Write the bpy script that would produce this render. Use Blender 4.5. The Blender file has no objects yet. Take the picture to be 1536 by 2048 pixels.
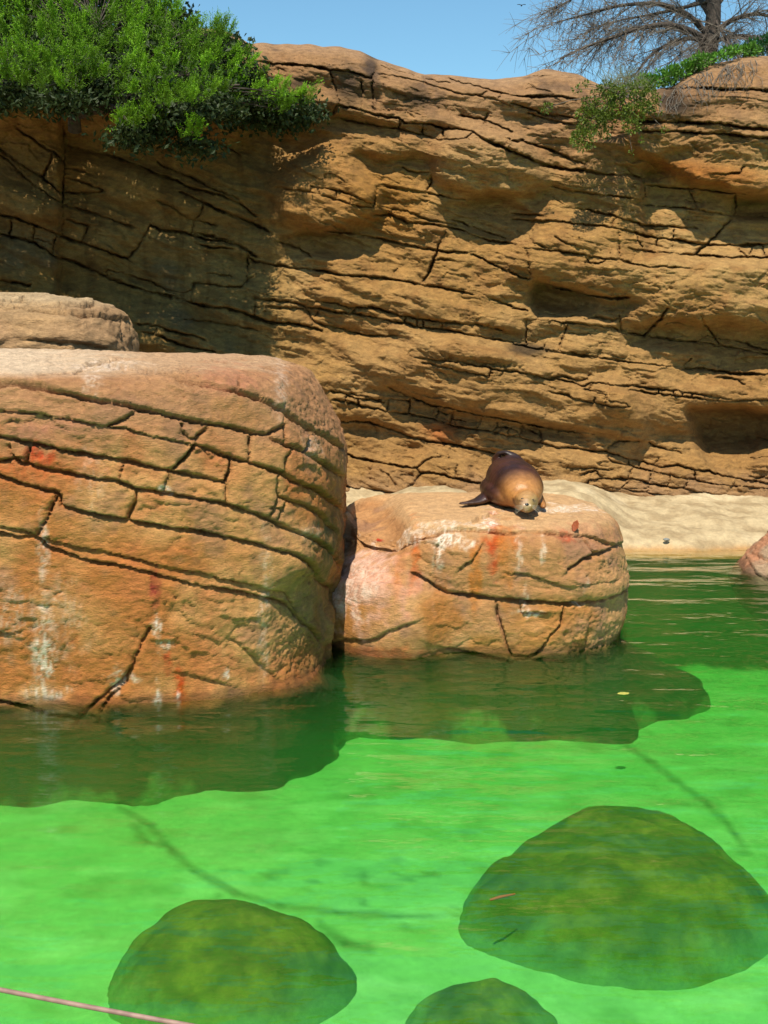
import bpy, math, random, heapq
import numpy as np
from mathutils import Vector, Matrix
SC = bpy.context.scene
COL = SC.collection
rng = np.random.default_rng(7)
R = math.radians

# ------------------------------------------------------------------ camera, sky, sun, exposure
F = 2400.0                      # focal length in photograph pixels (photograph 1536 x 2048)
CAM = np.array([0.0, 0.0, 3.3])
PITCH = math.atan(384 / 2400)
cam = bpy.data.cameras.new('camera'); camo = bpy.data.objects.new('camera', cam); COL.objects.link(camo)
cam.sensor_fit = 'VERTICAL'; cam.sensor_height = 24; cam.lens = 24 * F / 2048
cam.clip_start = 0.05; cam.clip_end = 2000
camo.location = CAM; camo.rotation_euler = (R(90) - PITCH, 0, 0)
SC.camera = camo
SUN = np.array([-0.10, -0.50, 0.84]); SUN /= np.linalg.norm(SUN)
world = bpy.data.worlds.new('World'); SC.world = world; world.use_nodes = True
wn = world.node_tree.nodes; wl = world.node_tree.links; wn.clear()
sky = wn.new('ShaderNodeTexSky'); sky.sky_type = 'NISHITA'; sky.sun_disc = False
sky.sun_elevation = math.asin(SUN[2]); sky.sun_rotation = math.atan2(SUN[0], SUN[1])
sky.air_density = 1.0; sky.dust_density = 0.4; sky.ozone_density = 1.3
bg = wn.new('ShaderNodeBackground'); bg.inputs[1].default_value = 0.098
wo = wn.new('ShaderNodeOutputWorld')
tint = wn.new('ShaderNodeMix'); tint.data_type = 'RGBA'; tint.blend_type = 'MULTIPLY'; tint.inputs[0].default_value = 1; tint.inputs[7].default_value = (.80, 1.13, 1.16, 1)
wl.new(sky.outputs[0], tint.inputs[6]); wl.new(tint.outputs[2], bg.inputs[0]); wl.new(bg.outputs[0], wo.inputs[0])
sl = bpy.data.lights.new('sun', 'SUN'); slo = bpy.data.objects.new('sun', sl); COL.objects.link(slo)
sl.energy = 5.0; sl.angle = R(0.55); sl.color = (1.0, 0.93, 0.80)
slo.rotation_euler = Vector(SUN).to_track_quat('Z', 'Y').to_euler(); slo.location = (-3, -10, 20)
SC.view_settings.view_transform = 'Standard'; SC.view_settings.look = 'None'
SC.view_settings.exposure = 0.42; SC.view_settings.gamma = 1.0; SC.view_settings.use_curve_mapping = False
SC.cycles.max_bounces = 8; SC.cycles.transparent_max_bounces = 12

# ------------------------------------------------------------------ geometry of the place: picture rays <-> points
FWD = np.array([0, math.cos(PITCH), -math.sin(PITCH)]); UP = np.array([0, math.sin(PITCH), math.cos(PITCH)])
def ray(px, py):
    px, py = np.broadcast_arrays(np.asarray(px, float), np.asarray(py, float))
    a = (px - 768) / F; b = (1024 - py) / F
    return np.stack([a, FWD[1] + b * UP[1], FWD[2] + b * UP[2]], -1)
def at(px, py, Y):              # the point at depth Y (metres ahead of the camera's foot)
    d = ray(px, py); return CAM + d * (np.asarray(Y, float) / d[..., 1])[..., None]
def at_z(px, py, z):            # the point at height z
    d = ray(px, py); return CAM + d * ((np.asarray(z, float) - CAM[2]) / d[..., 2])[..., None]
def proj(P):
    v = P - CAM; w = v @ FWD
    return 768 + F * v[..., 0] / w, 1024 - F * (v @ UP) / w

# ------------------------------------------------------------------ noise
_perm = np.random.default_rng(3).permutation(256).astype(np.int64); _perm = np.concatenate([_perm] * 3)
_g = np.random.default_rng(5).normal(size=(256, 3)); _g /= np.linalg.norm(_g, axis=1)[:, None]
def noise(P):
    s = P.shape[:-1]; P = P.reshape(-1, 3); i = np.floor(P).astype(np.int64); f = P - i; i &= 255
    u = f * f * f * (f * (f * 6 - 15) + 10); out = 0
    for a in (0, 1):
        A = _perm[i[:, 0] + a]
        for b in (0, 1):
            B = _perm[A + i[:, 1] + b]
            for c in (0, 1):
                g = _g[_perm[B + i[:, 2] + c]]
                d = (f[:, 0] - a) * g[:, 0] + (f[:, 1] - b) * g[:, 1] + (f[:, 2] - c) * g[:, 2]
                w = (u[:, 0] if a else 1 - u[:, 0]) * (u[:, 1] if b else 1 - u[:, 1]) * (u[:, 2] if c else 1 - u[:, 2])
                out = out + w * d
    return (out * 1.6).reshape(s)
def fbm(P, n=4, g=0.5, ridged=False):
    v = 0; a = 1.0
    for k in range(n):
        t = noise(P * (2.03 ** k) + 17.3 * k)
        v = v + a * ((1 - 2 * np.abs(t)) * .9 - .4 if ridged else t); a *= g
    return v
def h2(i, j, k): t = np.sin(i * 127.1 + j * 311.7 + k * 74.7) * 43758.5453; return t - np.floor(t)
def cells(u, v):
    """broken-rock cells: height with a random tilt per cell, and distance to the cell's edge"""
    iu, iv = np.floor(u), np.floor(v); F1 = np.full(u.shape, 9.); F2 = np.full(u.shape, 9.); H = np.zeros(u.shape)
    for a in (-1, 0, 1):
        for b in (-1, 0, 1):
            i, j = iu + a, iv + b; du = u - i - h2(i, j, 1); dv = v - j - h2(i, j, 2); d = np.hypot(du, dv)
            h = h2(i, j, 3) - .5 + (h2(i, j, 4) - .5) * du * 1.2 + (h2(i, j, 5) - .25) * -dv * 1.4
            m = d < F1; F2 = np.where(m, F1, np.minimum(F2, d)); H = np.where(m, h, H); F1 = np.where(m, d, F1)
    return H, F2 - F1
def crease(P, f, w, seed, thr=.0):
    n = fbm(P * f + seed, 2); return np.exp(-(n / w) ** 2) * ss(thr, thr + .35, fbm(P * f * .6 + seed + 40, 2))
def sg(x): return 1 / (1 + np.exp(-np.clip(x, -30, 30)))
def ss(a, b, x): t = np.clip((x - a) / (b - a), 0, 1); return t * t * (3 - 2 * t)

# ------------------------------------------------------------------ joints between the rock blocks
def lines(ox, oy, k, txt):      # each line: half width, then points of a joint
    out = []
    for ln in txt.strip().splitlines():
        ln = ln.split('#')[0].strip()
        if not ln: continue
        w, rest = ln.split(':'); pts = [tuple(map(float, p.split(','))) for p in rest.split()]
        out.append((float(w), [(ox + x / k, oy + y / k) for x, y in pts]))
    return out
CLIFF = []
CLIFF += lines(512, 50, 3, '''
3: 0,215 90,230 260,240 380,255 440,270 560,275 640,300 690,320
2.5: 690,320 720,260 735,205
1.6: 440,270 465,340 500,460 475,520
1.6: 625,330 640,400 630,490
1.8: 700,330 700,420 710,535
2: 270,500 380,520 460,530 480,480
3: 480,480 600,500 720,540 860,560 900,590 1020,590 1120,620 1200,620 1300,640
2: 480,560 640,590 760,610 860,625 1000,660 1120,690 1250,680 1300,645
2: 860,560 860,620
2: 1000,595 1000,655
2: 1120,622 1118,688
4: 1300,645 1380,690 1536,760
1.8: 735,290 850,310 960,330 1090,375 1200,405 1340,425 1450,450 1536,490
1.5: 740,240 780,260 900,290 1010,320 1160,352
1.8: 1010,300 1010,345
2: 1000,300 1130,300 1200,340 1330,365 1400,390 1470,410 1536,420
1.8: 1400,390 1340,425
1.8: 1470,410 1450,450
2.2: 1230,545 1340,560 1450,600 1536,640
1.6: 1370,590 1390,530
1.2: 780,380 860,410 900,425
2: 740,955 850,980 1000,1000 1130,1030
2.4: 1020,1000 1050,940 1050,880
1.6: 880,860 960,890 1050,880''')
CLIFF += lines(512, 350, 3, '''
2: 105,75 220,90 320,98 400,125 480,145 560,175 640,190 705,195
1.8: 320,98 330,70 420,75 500,100 600,130 690,170
1.4: 372,75 384,118
1.4: 480,145 482,98
1.4: 565,175 572,120
2: 705,195 715,120 725,65
2: 725,60 850,85 900,95 1020,105 1180,140 1250,150
2.6: 700,240 810,240 900,280 1000,290 1100,305 1200,320 1300,360 1400,395 1536,410
1.8: 810,240 820,205 900,215 1000,260 1130,290 1200,300
2: 1180,270 1240,290 1400,350 1500,380
2.6: 360,325 500,345 600,355 660,365 750,385 870,410 1000,440 1090,455 1150,462 1265,462
3.2: 1138,335 1100,410 1075,480 1050,560 1020,620 990,650
1.6: 1065,510 1130,508 1195,515
2: 1300,475 1400,525 1536,590
1.8: 120,400 200,420 260,440 330,490
2.6: -40,500 0,520 120,540 250,560 400,575 500,600 640,608 780,622 860,632 960,655 1080,670 1200,695 1300,715
1.4: 820,620 830,580 850,560
2.6: 0,745 110,755 240,770 300,790 380,800 480,825 570,830 600,795 700,795 850,840 960,860 1100,880 1200,890 1340,900 1480,930
1.6: 360,755 470,770 560,800 600,795
1.4: 380,800 370,830 350,860
2.4: 570,830 700,850 820,880 900,890 980,915 1080,920 1200,940 1300,965 1400,980 1536,1005
1.6: 890,890 900,850
1.6: 1005,915 1000,866
1.6: 1110,922 1120,882
1.6: 965,905 970,860
2.4: 0,850 60,880 200,890 300,905 380,930
1.2: 0,790 110,800 260,800
2: 300,790 340,870 400,900 500,920 590,945
3: 590,945 680,965 850,965
2.6: 1410,740 1536,790''')
CLIFF += lines(1024, 100, 3, '''
1.6: 60,160 180,155 300,155 420,180
2.6: 0,275 110,280 200,278 300,280 370,295
2.4: 0,320 100,350 200,385 300,395 370,410
1.8: 100,380 200,410 300,440 380,445
3: 0,545 60,545 150,575 250,605 350,655 430,680
4: 0,605 80,640 150,675 250,705 340,720 430,720 520,742 630,750
2: 430,720 440,680 460,660
2: 630,750 690,745 780,770 800,820 800,880 770,900
3: 930,235 1050,230 1160,230 1280,238 1400,235 1536,245
1.5: 950,320 1000,240
3.6: 760,430 900,430 1000,430 1130,440 1250,440 1400,470 1536,475
3: 760,485 900,490 1000,490 1130,500 1300,505 1400,520 1490,525 1536,530
1.8: 980,490 1010,435
1.8: 1200,740 1300,745 1370,740 1390,700
2: 800,810 900,820 1040,830 1140,835 1300,860 1430,862
1.8: 1060,840 1090,900 1115,955
2: 780,930 900,940 1000,945 1110,958 1200,980 1330,990
3: 1340,870 1340,930 1330,990 1290,1040 1265,1060
3: 1330,990 1536,1005
2: 240,820 330,840 430,855 530,870 640,880 750,895''')
CLIFF += lines(1024, 400, 3, '''
2: 0,80 100,88 185,95
2.6: 0,115 130,125 250,125 350,135 450,150 560,155 640,175 720,190 790,215 900,230 1000,240 1100,262 1180,268 1300,270 1400,272 1536,265
2.6: 380,50 480,65 560,85 640,105 720,130 790,155 900,155 1000,165 1110,172
1.6: 600,155 610,120 640,105
1.8: 640,175 645,260 645,350
1.8: 740,190 760,250 790,305
3: 1320,110 1240,190 1180,255 1130,290 1100,325
2.6: 700,290 780,305 900,315 1000,325 1100,330 1210,338 1350,342 1536,345
2.4: 60,285 200,300 330,315 440,330 520,350 640,355 720,380 840,405 900,395 1000,405 1080,415
1.8: 440,330 460,378 520,385 560,360
1.6: 70,285 90,320 100,370 110,470
1.4: 90,200 130,260 200,280
1.4: 260,220 300,250 380,275
2.4: -20,420 50,465 110,470
1.8: 870,230 860,310
1.8: 960,322 940,372 935,400
1.6: 970,180 965,236
1.8: 1360,275 1370,310 1420,342
1.8: 1440,275 1425,338
1.5: 1500,280 1520,340
4: 150,490 300,530 450,570 600,590 700,585
2: 0,650 100,660
2.4: 85,720 200,720 300,735 400,740 500,755 600,760 650,790 740,805 800,815 900,830 1000,845 1100,850 1200,865 1280,880 1400,900 1536,925
1.5: 150,720 155,680 200,680 300,700 310,735
1.6: 310,705 400,690 440,720 500,705 600,720 650,715
1.6: 640,700 655,790
3.6: 790,820 840,760 890,715 900,690 930,650
2: 330,740 320,790 290,850 280,915
1.6: 320,795 400,805 470,800
2.2: 0,865 80,880 180,900 280,915 350,925 430,940 510,945 530,905
1.6: 185,900 200,860
1.4: 85,720 85,790 85,875
2.2: 510,945 620,960 700,975 830,985
2: 1130,690 1160,750 1200,800 1240,860 1280,885
1.6: 1120,845 1160,815 1240,830 1400,855 1440,880 1536,900''')
CLIFF += lines(0, 250, 3, '''
3: 90,10 160,60 230,110 330,165 385,225
3: 0,140 80,200 150,250 250,310 310,360 340,390 375,420
2.6: 0,180 70,220 100,270 180,340 250,390 310,430 365,470
2: 310,165 310,200 300,240 270,270 260,320
2: 375,0 385,100 385,250 375,450 370,660
3: 385,120 480,145 600,170 700,195 780,225 880,260 940,295 1010,315 1080,345 1140,380 1250,400 1350,430 1440,470 1536,550
2.6: 940,220 1030,265 1160,320 1260,375 1430,440
2: 1280,90 1360,130 1440,180
1.8: 390,255 480,270 550,300
1.8: 390,310 500,345 620,390
3: 400,405 560,410 620,395
2: 380,480 500,510 590,540 700,580 800,615
3: 0,540 90,555 180,590 270,620 340,655 420,685 490,705 530,720 600,745 680,775 770,805
1.8: 400,565 470,590 540,610
1.5: 530,610 510,660 490,705
3: 0,655 70,670 190,700 260,740 340,795 430,815 520,855 620,900 690,935 780,965 900,1000 1000,1020 1100,1045
1.8: 190,675 250,690 310,720
1.6: 60,670 65,630 70,550
1.6: 335,655 320,740 320,780
1.6: 200,700 210,600
1.6: 640,905 640,870 700,880 780,905 900,940 1000,985 1100,1010 1160,990 1170,950
2: 900,600 870,660 820,740 770,800
3: 900,600 960,630 1050,635 1150,660 1250,690 1350,700 1430,720 1536,790
2: 1150,640 1280,670 1400,700
2: 1170,710 1280,740 1400,740
2: 940,455 1050,500 1140,570 1200,575 1300,605
3.2: 1080,400 1150,435 1250,480 1350,525 1450,560 1536,600 1620,640
1.8: 1150,575 1200,540 1220,470
1.4: 1165,575 1150,650
3: 0,930 80,945 180,965
1.6: 1170,945 1260,955 1350,970 1440,975 1480,930 1536,900
1.6: 1250,890 1330,900 1400,910
1.4: 1480,930 1490,770''')
CLIFF += lines(250, 500, 3, '''
3: 200,265 250,280 400,315 500,340 600,350 680,365 780,405 880,435 1000,445 1100,460 1180,485
1.6: 410,200 400,310
1.8: 780,290 780,400
1.6: 830,335 920,345 1070,350
2: 350,415 440,425 560,440 700,465 790,480
3: 80,445 200,455 270,485 330,500 420,515 480,540
2.6: 100,490 180,505 260,540 330,570 430,590 540,610
1.6: 180,505 190,455
2.2: 1230,845 1330,865 1400,895 1536,900
2: 1250,900 1320,905 1400,930 1536,960
1.6: 1320,905 1330,865
1.6: 1400,930 1400,895''')
CLIFF += lines(650, 700, 3, '''
1.8: 150,260 260,285 350,320
2: 60,295 130,315 200,335 300,355 400,375 500,385 600,405 700,435 780,460 880,475 1000,490 1100,515 1160,525 1230,545 1290,555 1400,585 1520,590
1.5: 200,300 200,335
1.5: 380,310 370,370
1.5: 510,290 500,385
1.8: 350,320 400,290 510,310
3: 380,225 480,270 560,300 650,335 750,350 800,360 900,385 1000,400 1100,420 1200,435 1300,465 1536,500
1.6: 680,370 740,385 770,365
1.6: 770,352 750,445
1.6: 760,410 850,430 930,435
1.6: 945,392 920,460 880,475
1.8: 1040,412 1030,460 1000,490
1.6: 1030,460 1110,470 1170,495 1190,440
1.6: 1170,495 1165,525
1.6: 1190,470 1300,515 1290,555
1.4: 1100,480 1100,515
1.6: 690,345 680,370 660,420
2.6: 90,430 250,430 380,470 500,515 620,550 740,560 850,585 950,605 1100,635
2.6: 60,600 105,615 200,650 300,670 400,690 480,700 550,705
3: 550,705 620,650 700,635
3: 550,705 575,745 530,800 460,855
3: 575,735 650,735 750,760 850,785 950,800 1000,805
1.6: 785,770 790,690
2: 40,800 110,815 200,840 320,845 460,858
2: 540,45 640,55 770,75 830,85 960,100 1050,125 1150,130 1250,150 1350,175 1440,155 1510,185
1.6: 590,75 700,100 800,125 900,140 980,165
1.5: 980,165 1000,110''')
CLIFF += lines(1024, 700, 3, '''
2: 230,160 260,165 300,155 380,180 450,175 465,145
2: 260,168 380,200 440,220 480,195 600,210 700,220 790,205
1.6: 440,235 520,245 580,260
1.5: 460,235 490,200
2: 690,215 700,240 780,250 860,260 900,265 970,275 1080,285 1150,295 1200,300 1290,310 1400,300 1536,300
2: 690,215 800,225 880,235 1000,245 1080,260 1160,270 1250,285 1310,295
1.6: 880,235 880,262
1.6: 970,243 970,275
1.6: 1020,248 1020,280
1.6: 1080,258 1080,286
1.6: 1160,270 1160,297
1.6: 1235,280 1230,305
1.6: 580,208 580,260
2: 225,250 330,270 400,300 480,315 560,330 600,335 700,345
1.5: 500,285 490,315
1.5: 560,290 600,310 680,320 700,345
1.8: 560,330 560,270 460,240
2.4: 130,-10 300,10 420,30 515,45 530,0
1.8: 515,45 600,50 700,75 830,85 900,95 990,100
3.6: 1020,110 1120,110 1200,120 1300,135 1400,145 1536,145
2: 1240,165 1350,175 1400,210
1.5: 1080,45 1040,80 1020,110
2.4: 570,610 650,640 750,665 850,690 900,705 980,690 1090,715 1180,730 1280,760 1380,775 1536,800
2: 570,610 570,580 640,545 760,545
1.6: 700,690 700,650
1.6: 770,705 760,665
1.8: 570,640 600,670 700,690 780,715 900,740 1000,765 1100,780 1200,800 1300,815 1536,830
1.5: 850,690 880,650
1.6: 870,690 865,735
1.6: 1,515 50,500 70,460
1.6: 175,545 165,480
2: 400,590 500,610 570,605
2.6: 460,780 560,770 650,770 730,770 820,800 920,820 1030,830 1150,860 1230,880 1340,885 1400,905 1536,920
1.6: 700,765 730,700
1.6: 460,780 450,810 560,825 650,830 700,790 705,770
1.6: 660,830 740,850 810,850 825,805
2.2: 810,855 940,880 1040,910 1170,925 1290,905 1340,885
1.6: 1030,830 1060,785
1.6: 1100,780 1090,715
1.6: 350,805 450,810
1.6: 600,895 740,910 850,935
1.6: 420,745 500,720 540,770
1.6: 330,700 400,710 500,710 600,720
1.5: 820,800 830,740
1.5: 940,822 945,745
1.6: 1430,650 1536,645
1.6: 1420,760 1536,770
1.6: 820,560 900,590 1020,615
1.8: 1390,520 1480,530 1536,545''')
BOULDER = lines(0, 540, 2.1333, '''
5: 0,485 130,495 230,515 330,540 430,560 540,575 620,595 700,610 780,635 880,655 960,665 1030,680 1100,700 1150,695 1220,660
5.4: 470,410 560,420 640,430 720,445 800,470 900,490 1000,515 1100,545 1200,590 1250,630 1330,680 1400,710 1465,760
2.5: 1005,520 1020,490 1020,465
2: 160,455 250,445 320,440 360,410 430,390 530,375
2.4: 0,600 130,610 250,630 350,650 450,668 540,680 650,710 750,730 840,750
3: 450,668 520,640 590,590
3: 780,635 775,680 800,710 840,722 870,690 860,655
4: 835,745 838,715 890,670
4.4: 835,745 800,790 735,850
4.6: 835,745 900,765 980,800 1080,825 1180,860 1215,870 1250,900 1350,935 1430,990 1480,1040
2.6: 1060,820 1065,720 1080,695
2.6: 1160,690 1165,720 1220,745
4: 1220,655 1220,745 1310,775 1330,700 1300,665
4: 1310,775 1390,830 1465,880
3: 1220,870 1225,800 1260,755
5: 0,710 60,725 130,740 190,750 260,770 340,785 430,800 540,815 640,840 740,860 860,880 955,905 980,850 985,800
3: 970,900 965,1000
4.5: 130,740 120,790 110,830
3: 40,722 40,780 60,800 110,800
4.5: 0,815 60,810 110,830 200,850 300,870 400,890 500,900 580,935 650,945 740,960 860,980 970,1000 1060,1030 1150,1065 1230,1105 1330,1140 1400,1185 1440,1230 1475,1290
3: 1190,870 1190,965 1180,990 1150,1065
3: 1190,965 1240,985 1300,1000 1380,1050 1430,1110
2.4: 1225,980 1180,1070
2: 1165,1010 1200,1015
2: 725,860 690,950
2: 500,900 530,820
1.6: 865,880 870,985
4: 578,935 580,990 540,1065
4.6: 0,880 70,905 150,925 230,945 250,960 260,1000 340,1030 430,1055 530,1065 620,1085 740,1105 860,1120 960,1140 1060,1160 1160,1190 1250,1215 1320,1250 1390,1320 1450,1360
3.6: 240,960 210,1040 155,1140
2.2: 0,1095 100,1115 160,1140 260,1165 330,1185 430,1200 560,1230 650,1255 760,1280 860,1295 940,1315 1060,1340 1150,1365 1240,1385
4: 0,1125 80,1140 150,1140 200,1180 300,1215 380,1245 500,1260 600,1285 700,1310 760,1325
1.4: 820,780 870,760 900,800
1.6: 30,650 60,640
''') + lines(0, 1000, 2.1333, '''
3.6: 740,340 860,370 960,380 1060,400 1160,425 1240,450 1290,490 1350,540 1400,600
3.6: 640,540 600,620 570,690 540,760 460,820 400,870 340,925 320,960
3: 570,700 540,780 480,830 440,880 415,960
5: 0,860 60,870 130,890 200,915 330,930
1.6: 0,560 40,570 70,560
1.2: 730,470 750,420 735,390
2.4: 1240,405 1290,470
1.2: 780,740 900,770 980,790
1.4: 1000,600 1060,640 1110,700 1180,760''')
SEALROCK = lines(660, 860, 2.4, '''
2.6: 200,430 320,460 400,470 480,500 540,480 620,475 700,480 780,490 860,500 950,490 1050,500 1150,510 1250,510 1310,540 1375,555
4.6: 1390,545 1320,580 1250,600 1190,625 1130,670
2: 1200,510 1230,560 1260,600
5: 400,690 500,745 560,775 640,790 720,800 790,810 850,815 920,825 1020,825 1110,835 1200,835 1300,815 1380,785 1440,755
3.4: 800,812 805,890 830,980 870,1085
3.4: 870,1085 960,1090 1010,1060 1060,990 1110,930 1125,835
3: 560,1040 600,1055 680,1065 760,1090 860,1110
2.4: 900,1100 1000,1100 1110,1110
2: 100,985 140,975 250,965 340,940 410,910
2.4: 915,830 920,880 1040,878
2: 1250,900 1235,1000 1210,1090
1.1: 510,740 505,620 515,560 560,510
1.2: 860,680 960,690 1050,720 1150,760
1.6: 620,660 680,620 720,560
1.4: 780,400 720,420 690,440''')
MIDROCK = lines(0, 540, 2.1333, '''
3: 0,130 90,128 200,140 300,145 340,150 400,140 430,90
3.6: 0,148 120,160 240,180 350,190 450,195 580,212
2.6: 100,290 250,310 350,315 450,335
2.4: 90,128 110,100 130,70
2: 200,140 260,160 280,185
2: 520,205 530,300''')

RX0, RY0, RW, RH = -320, -40, 2176, 1640
class Joints:
    """distance, side and depth of the nearest joint over the picture plane, and block numbers"""
    def __init__(self, ls, minarea=110, reach=34):
        D = np.full((RH, RW), 99.0, np.float32); S = np.zeros((RH, RW), np.float32)
        G = np.zeros((RH, RW), np.float32); Wd = np.full((RH, RW), 2.0, np.float32)
        for w, pts in ls:
            pts = list(pts)
            if pts[0][0] <= 1:
                dx = pts[1][0] - pts[0][0]; dy = pts[1][1] - pts[0][1]; pts.insert(0, (-260, pts[0][1] - 260 * dy / max(dx, 1)))
            if pts[-1][0] >= 1535:
                dx = pts[-1][0] - pts[-2][0]; dy = pts[-1][1] - pts[-2][1]; pts.append((1820, pts[-1][1] + 285 * dy / max(dx, 1)))
            P = np.array(pts); L = np.concatenate([[0], np.cumsum(np.hypot(*np.diff(P, axis=0).T))])
            vert = abs(P[-1, 1] - P[0, 1]) > 1.2 * abs(P[-1, 0] - P[0, 0])
            for k in range(len(P) - 1):
                (x0, y0), (x1, y1) = P[k], P[k + 1]
                a0, b0 = int(max(min(x0, x1) - reach - RX0, 0)), int(min(max(x0, x1) + reach - RX0, RW))
                a1, b1 = int(max(min(y0, y1) - reach - RY0, 0)), int(min(max(y0, y1) + reach - RY0, RH))
                if a0 >= b0 or a1 >= b1: continue
                X, Y = np.meshgrid(np.arange(a0, b0) + RX0, np.arange(a1, b1) + RY0)
                dx, dy = x1 - x0, y1 - y0; l2 = dx * dx + dy * dy + 1e-6
                t = np.clip(((X - x0) * dx + (Y - y0) * dy) / l2, 0, 1)
                d = np.hypot(X - x0 - t * dx, Y - y0 - t * dy).astype(np.float32)
                al = (L[k] + t * (L[k + 1] - L[k])) / L[-1]
                ww = w * .74 * (0.62 + 0.38 * np.sin(math.pi * np.clip(al, 0.0, 1)) ** .5) * (1 + .22 * np.sin(al * L[-1] / 17 + w * 9))
                side = np.sign(dx * (Y - y0) - dy * (X - x0)) * (1 if dx >= 0 else -1)   # + below the joint
                g = ww * (1 - ss(0.5, 1.2, d / ww))
                sub = D[a1:b1, a0:b0]; m = d < sub
                sub[m] = d[m]; S[a1:b1, a0:b0][m] = (side * (0.25 if vert else 1))[m]; Wd[a1:b1, a0:b0][m] = ww[m]
                G[a1:b1, a0:b0] = np.maximum(G[a1:b1, a0:b0], g)
        self.D, self.S, self.G, self.W = D, S, G, Wd
        M = D < np.maximum(1.3, .6 * Wd)
        for w, pts in ls:
            for (xa, ya), (xb, yb) in ((pts[1], pts[0]), (pts[-2], pts[-1])):
                l = math.hypot(xb - xa, yb - ya) + 1e-6
                for k in np.arange(0, 20, .5):
                    i, j = int(xb + (xb - xa) / l * k - RX0), int(yb + (yb - ya) / l * k - RY0)
                    if 1 < i < RW - 2 and 1 < j < RH - 2:
                        if k > 5 and D[j, i] < 2 and M[j, i] and D[j, i] < 1.0 and k > 8: M[j:j + 2, i:i + 2] = True; break
                        M[j:j + 2, i:i + 2] = True
        self.lab = self.label(M, minarea)
    def label(self, wall, minarea):
        par = []
        def find(a):
            while par[a] != a: par[a] = par[par[a]]; a = par[a]
            return a
        lab = np.full(wall.shape, -1, np.int64); prev = []
        for r in range(wall.shape[0]):
            w = np.concatenate([[True], wall[r], [True]]); e = np.flatnonzero(np.diff(w.astype(np.int8)))
            cur = []
            for s, t in zip(e[::2], e[1::2]):
                i = len(par); par.append(i); cur.append((s, t, i)); lab[r, s:t] = i
            a = b = 0
            while a < len(prev) and b < len(cur):
                if prev[a][0] < cur[b][1] and cur[b][0] < prev[a][1]:
                    u, v = find(prev[a][2]), find(cur[b][2])
                    if u != v: par[max(u, v)] = min(u, v)
                if prev[a][1] < cur[b][1]: a += 1
                else: b += 1
            prev = cur
        root = np.array([find(i) for i in range(len(par))]); m = lab >= 0
        lab[m] = root[lab[m]]
        u, inv, cnt = np.unique(lab[m], return_inverse=True, return_counts=True)
        new = np.full(len(u), -1); ok = cnt >= minarea; new[ok] = np.arange(ok.sum()); lab[m] = new[inv]
        for _ in range(14):
            for ax, sh in ((0, 1), (0, -1), (1, 1), (1, -1)):
                n = np.roll(lab, sh, ax); q = (lab < 0) & (n >= 0); lab[q] = n[q]
        return lab
    def s(self, A, px, py):
        x = np.clip(px - RX0, 0, RW - 1.01); y = np.clip(py - RY0, 0, RH - 1.01)
        i = x.astype(int); j = y.astype(int); u = x - i; v = y - j
        return (A[j, i] * (1 - u) + A[j, i + 1] * u) * (1 - v) + (A[j + 1, i] * (1 - u) + A[j + 1, i + 1] * u) * v
    def near(self, A, px, py):
        return A[np.clip(np.rint(py - RY0).astype(int), 0, RH - 1), np.clip(np.rint(px - RX0).astype(int), 0, RW - 1)]

# ------------------------------------------------------------------ object helpers
def tag(o, label=None, cat=None, group=None, kind=None):
    for k, v in (('label', label), ('category', cat), ('group', group), ('kind', kind)):
        if v: o[k] = v
    return o
def empty(name, loc=(0, 0, 0)):
    o = bpy.data.objects.new(name, None); COL.objects.link(o); o.location = loc; o.empty_display_size = .2; return o
def mesh_np(name, V, Fc, mat, parent=None, col=None, smooth=True):
    """V (n,3), Fc (m,3|4) numpy; col (n,3) vertex colours"""
    me = bpy.data.meshes.new(name); n = len(V); m, k = Fc.shape
    me.vertices.add(n); me.vertices.foreach_set('co', np.ascontiguousarray(V, np.float32).ravel())
    me.loops.add(m * k); me.loops.foreach_set('vertex_index', Fc.astype(np.int32).ravel())
    me.polygons.add(m); me.polygons.foreach_set('loop_start', np.arange(0, m * k, k, dtype=np.int32))
    me.polygons.foreach_set('use_smooth', np.full(m, smooth))
    me.update(calc_edges=True)
    if col is not None:
        c = me.color_attributes.new('Col', 'FLOAT_COLOR', 'POINT')
        c.data.foreach_set('color', np.concatenate([col, np.ones((n, 1))], 1).astype(np.float32).ravel())
    me.materials.append(mat)
    o = bpy.data.objects.new(name, me); COL.objects.link(o)
    if parent is not None:
        o.parent = parent
        o.matrix_parent_inverse = Matrix.Translation(-parent.location)
    return o
def grid_faces(nr, nc, wrap=False):
    i = np.arange(nr - 1)[:, None]; j = np.arange(nc if wrap else nc - 1)[None, :]; k = (j + 1) % nc
    return np.stack([i * nc + j, (i + 1) * nc + j, (i + 1) * nc + k, i * nc + k], -1).reshape(-1, 4)
def split_mesh(name, V, Fc, lab, mat, parent, col, body='rock_face', min_faces=12):
    """one object per block: faces of equal number"""
    ids, cnt = np.unique(lab, return_counts=True); big = ids[np.argmax(cnt)]
    order = np.argsort(lab, kind='stable'); b = np.searchsorted(lab[order], ids); e = np.append(b[1:], len(lab))
    small = []; outs = []
    for q, s, t in zip(ids, b, e):
        if t - s < min_faces or q == big or q < 0: small.append(order[s:t]); continue
        outs.append((name, order[s:t]))
    outs.append((body, np.concatenate(small)))
    for nm, fi in outs:
        f = Fc[fi]; u, inv = np.unique(f.ravel(), return_inverse=True)
        mesh_np(nm, V[u], inv.reshape(f.shape), mat, parent, col[u])
    return len(outs)

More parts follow.
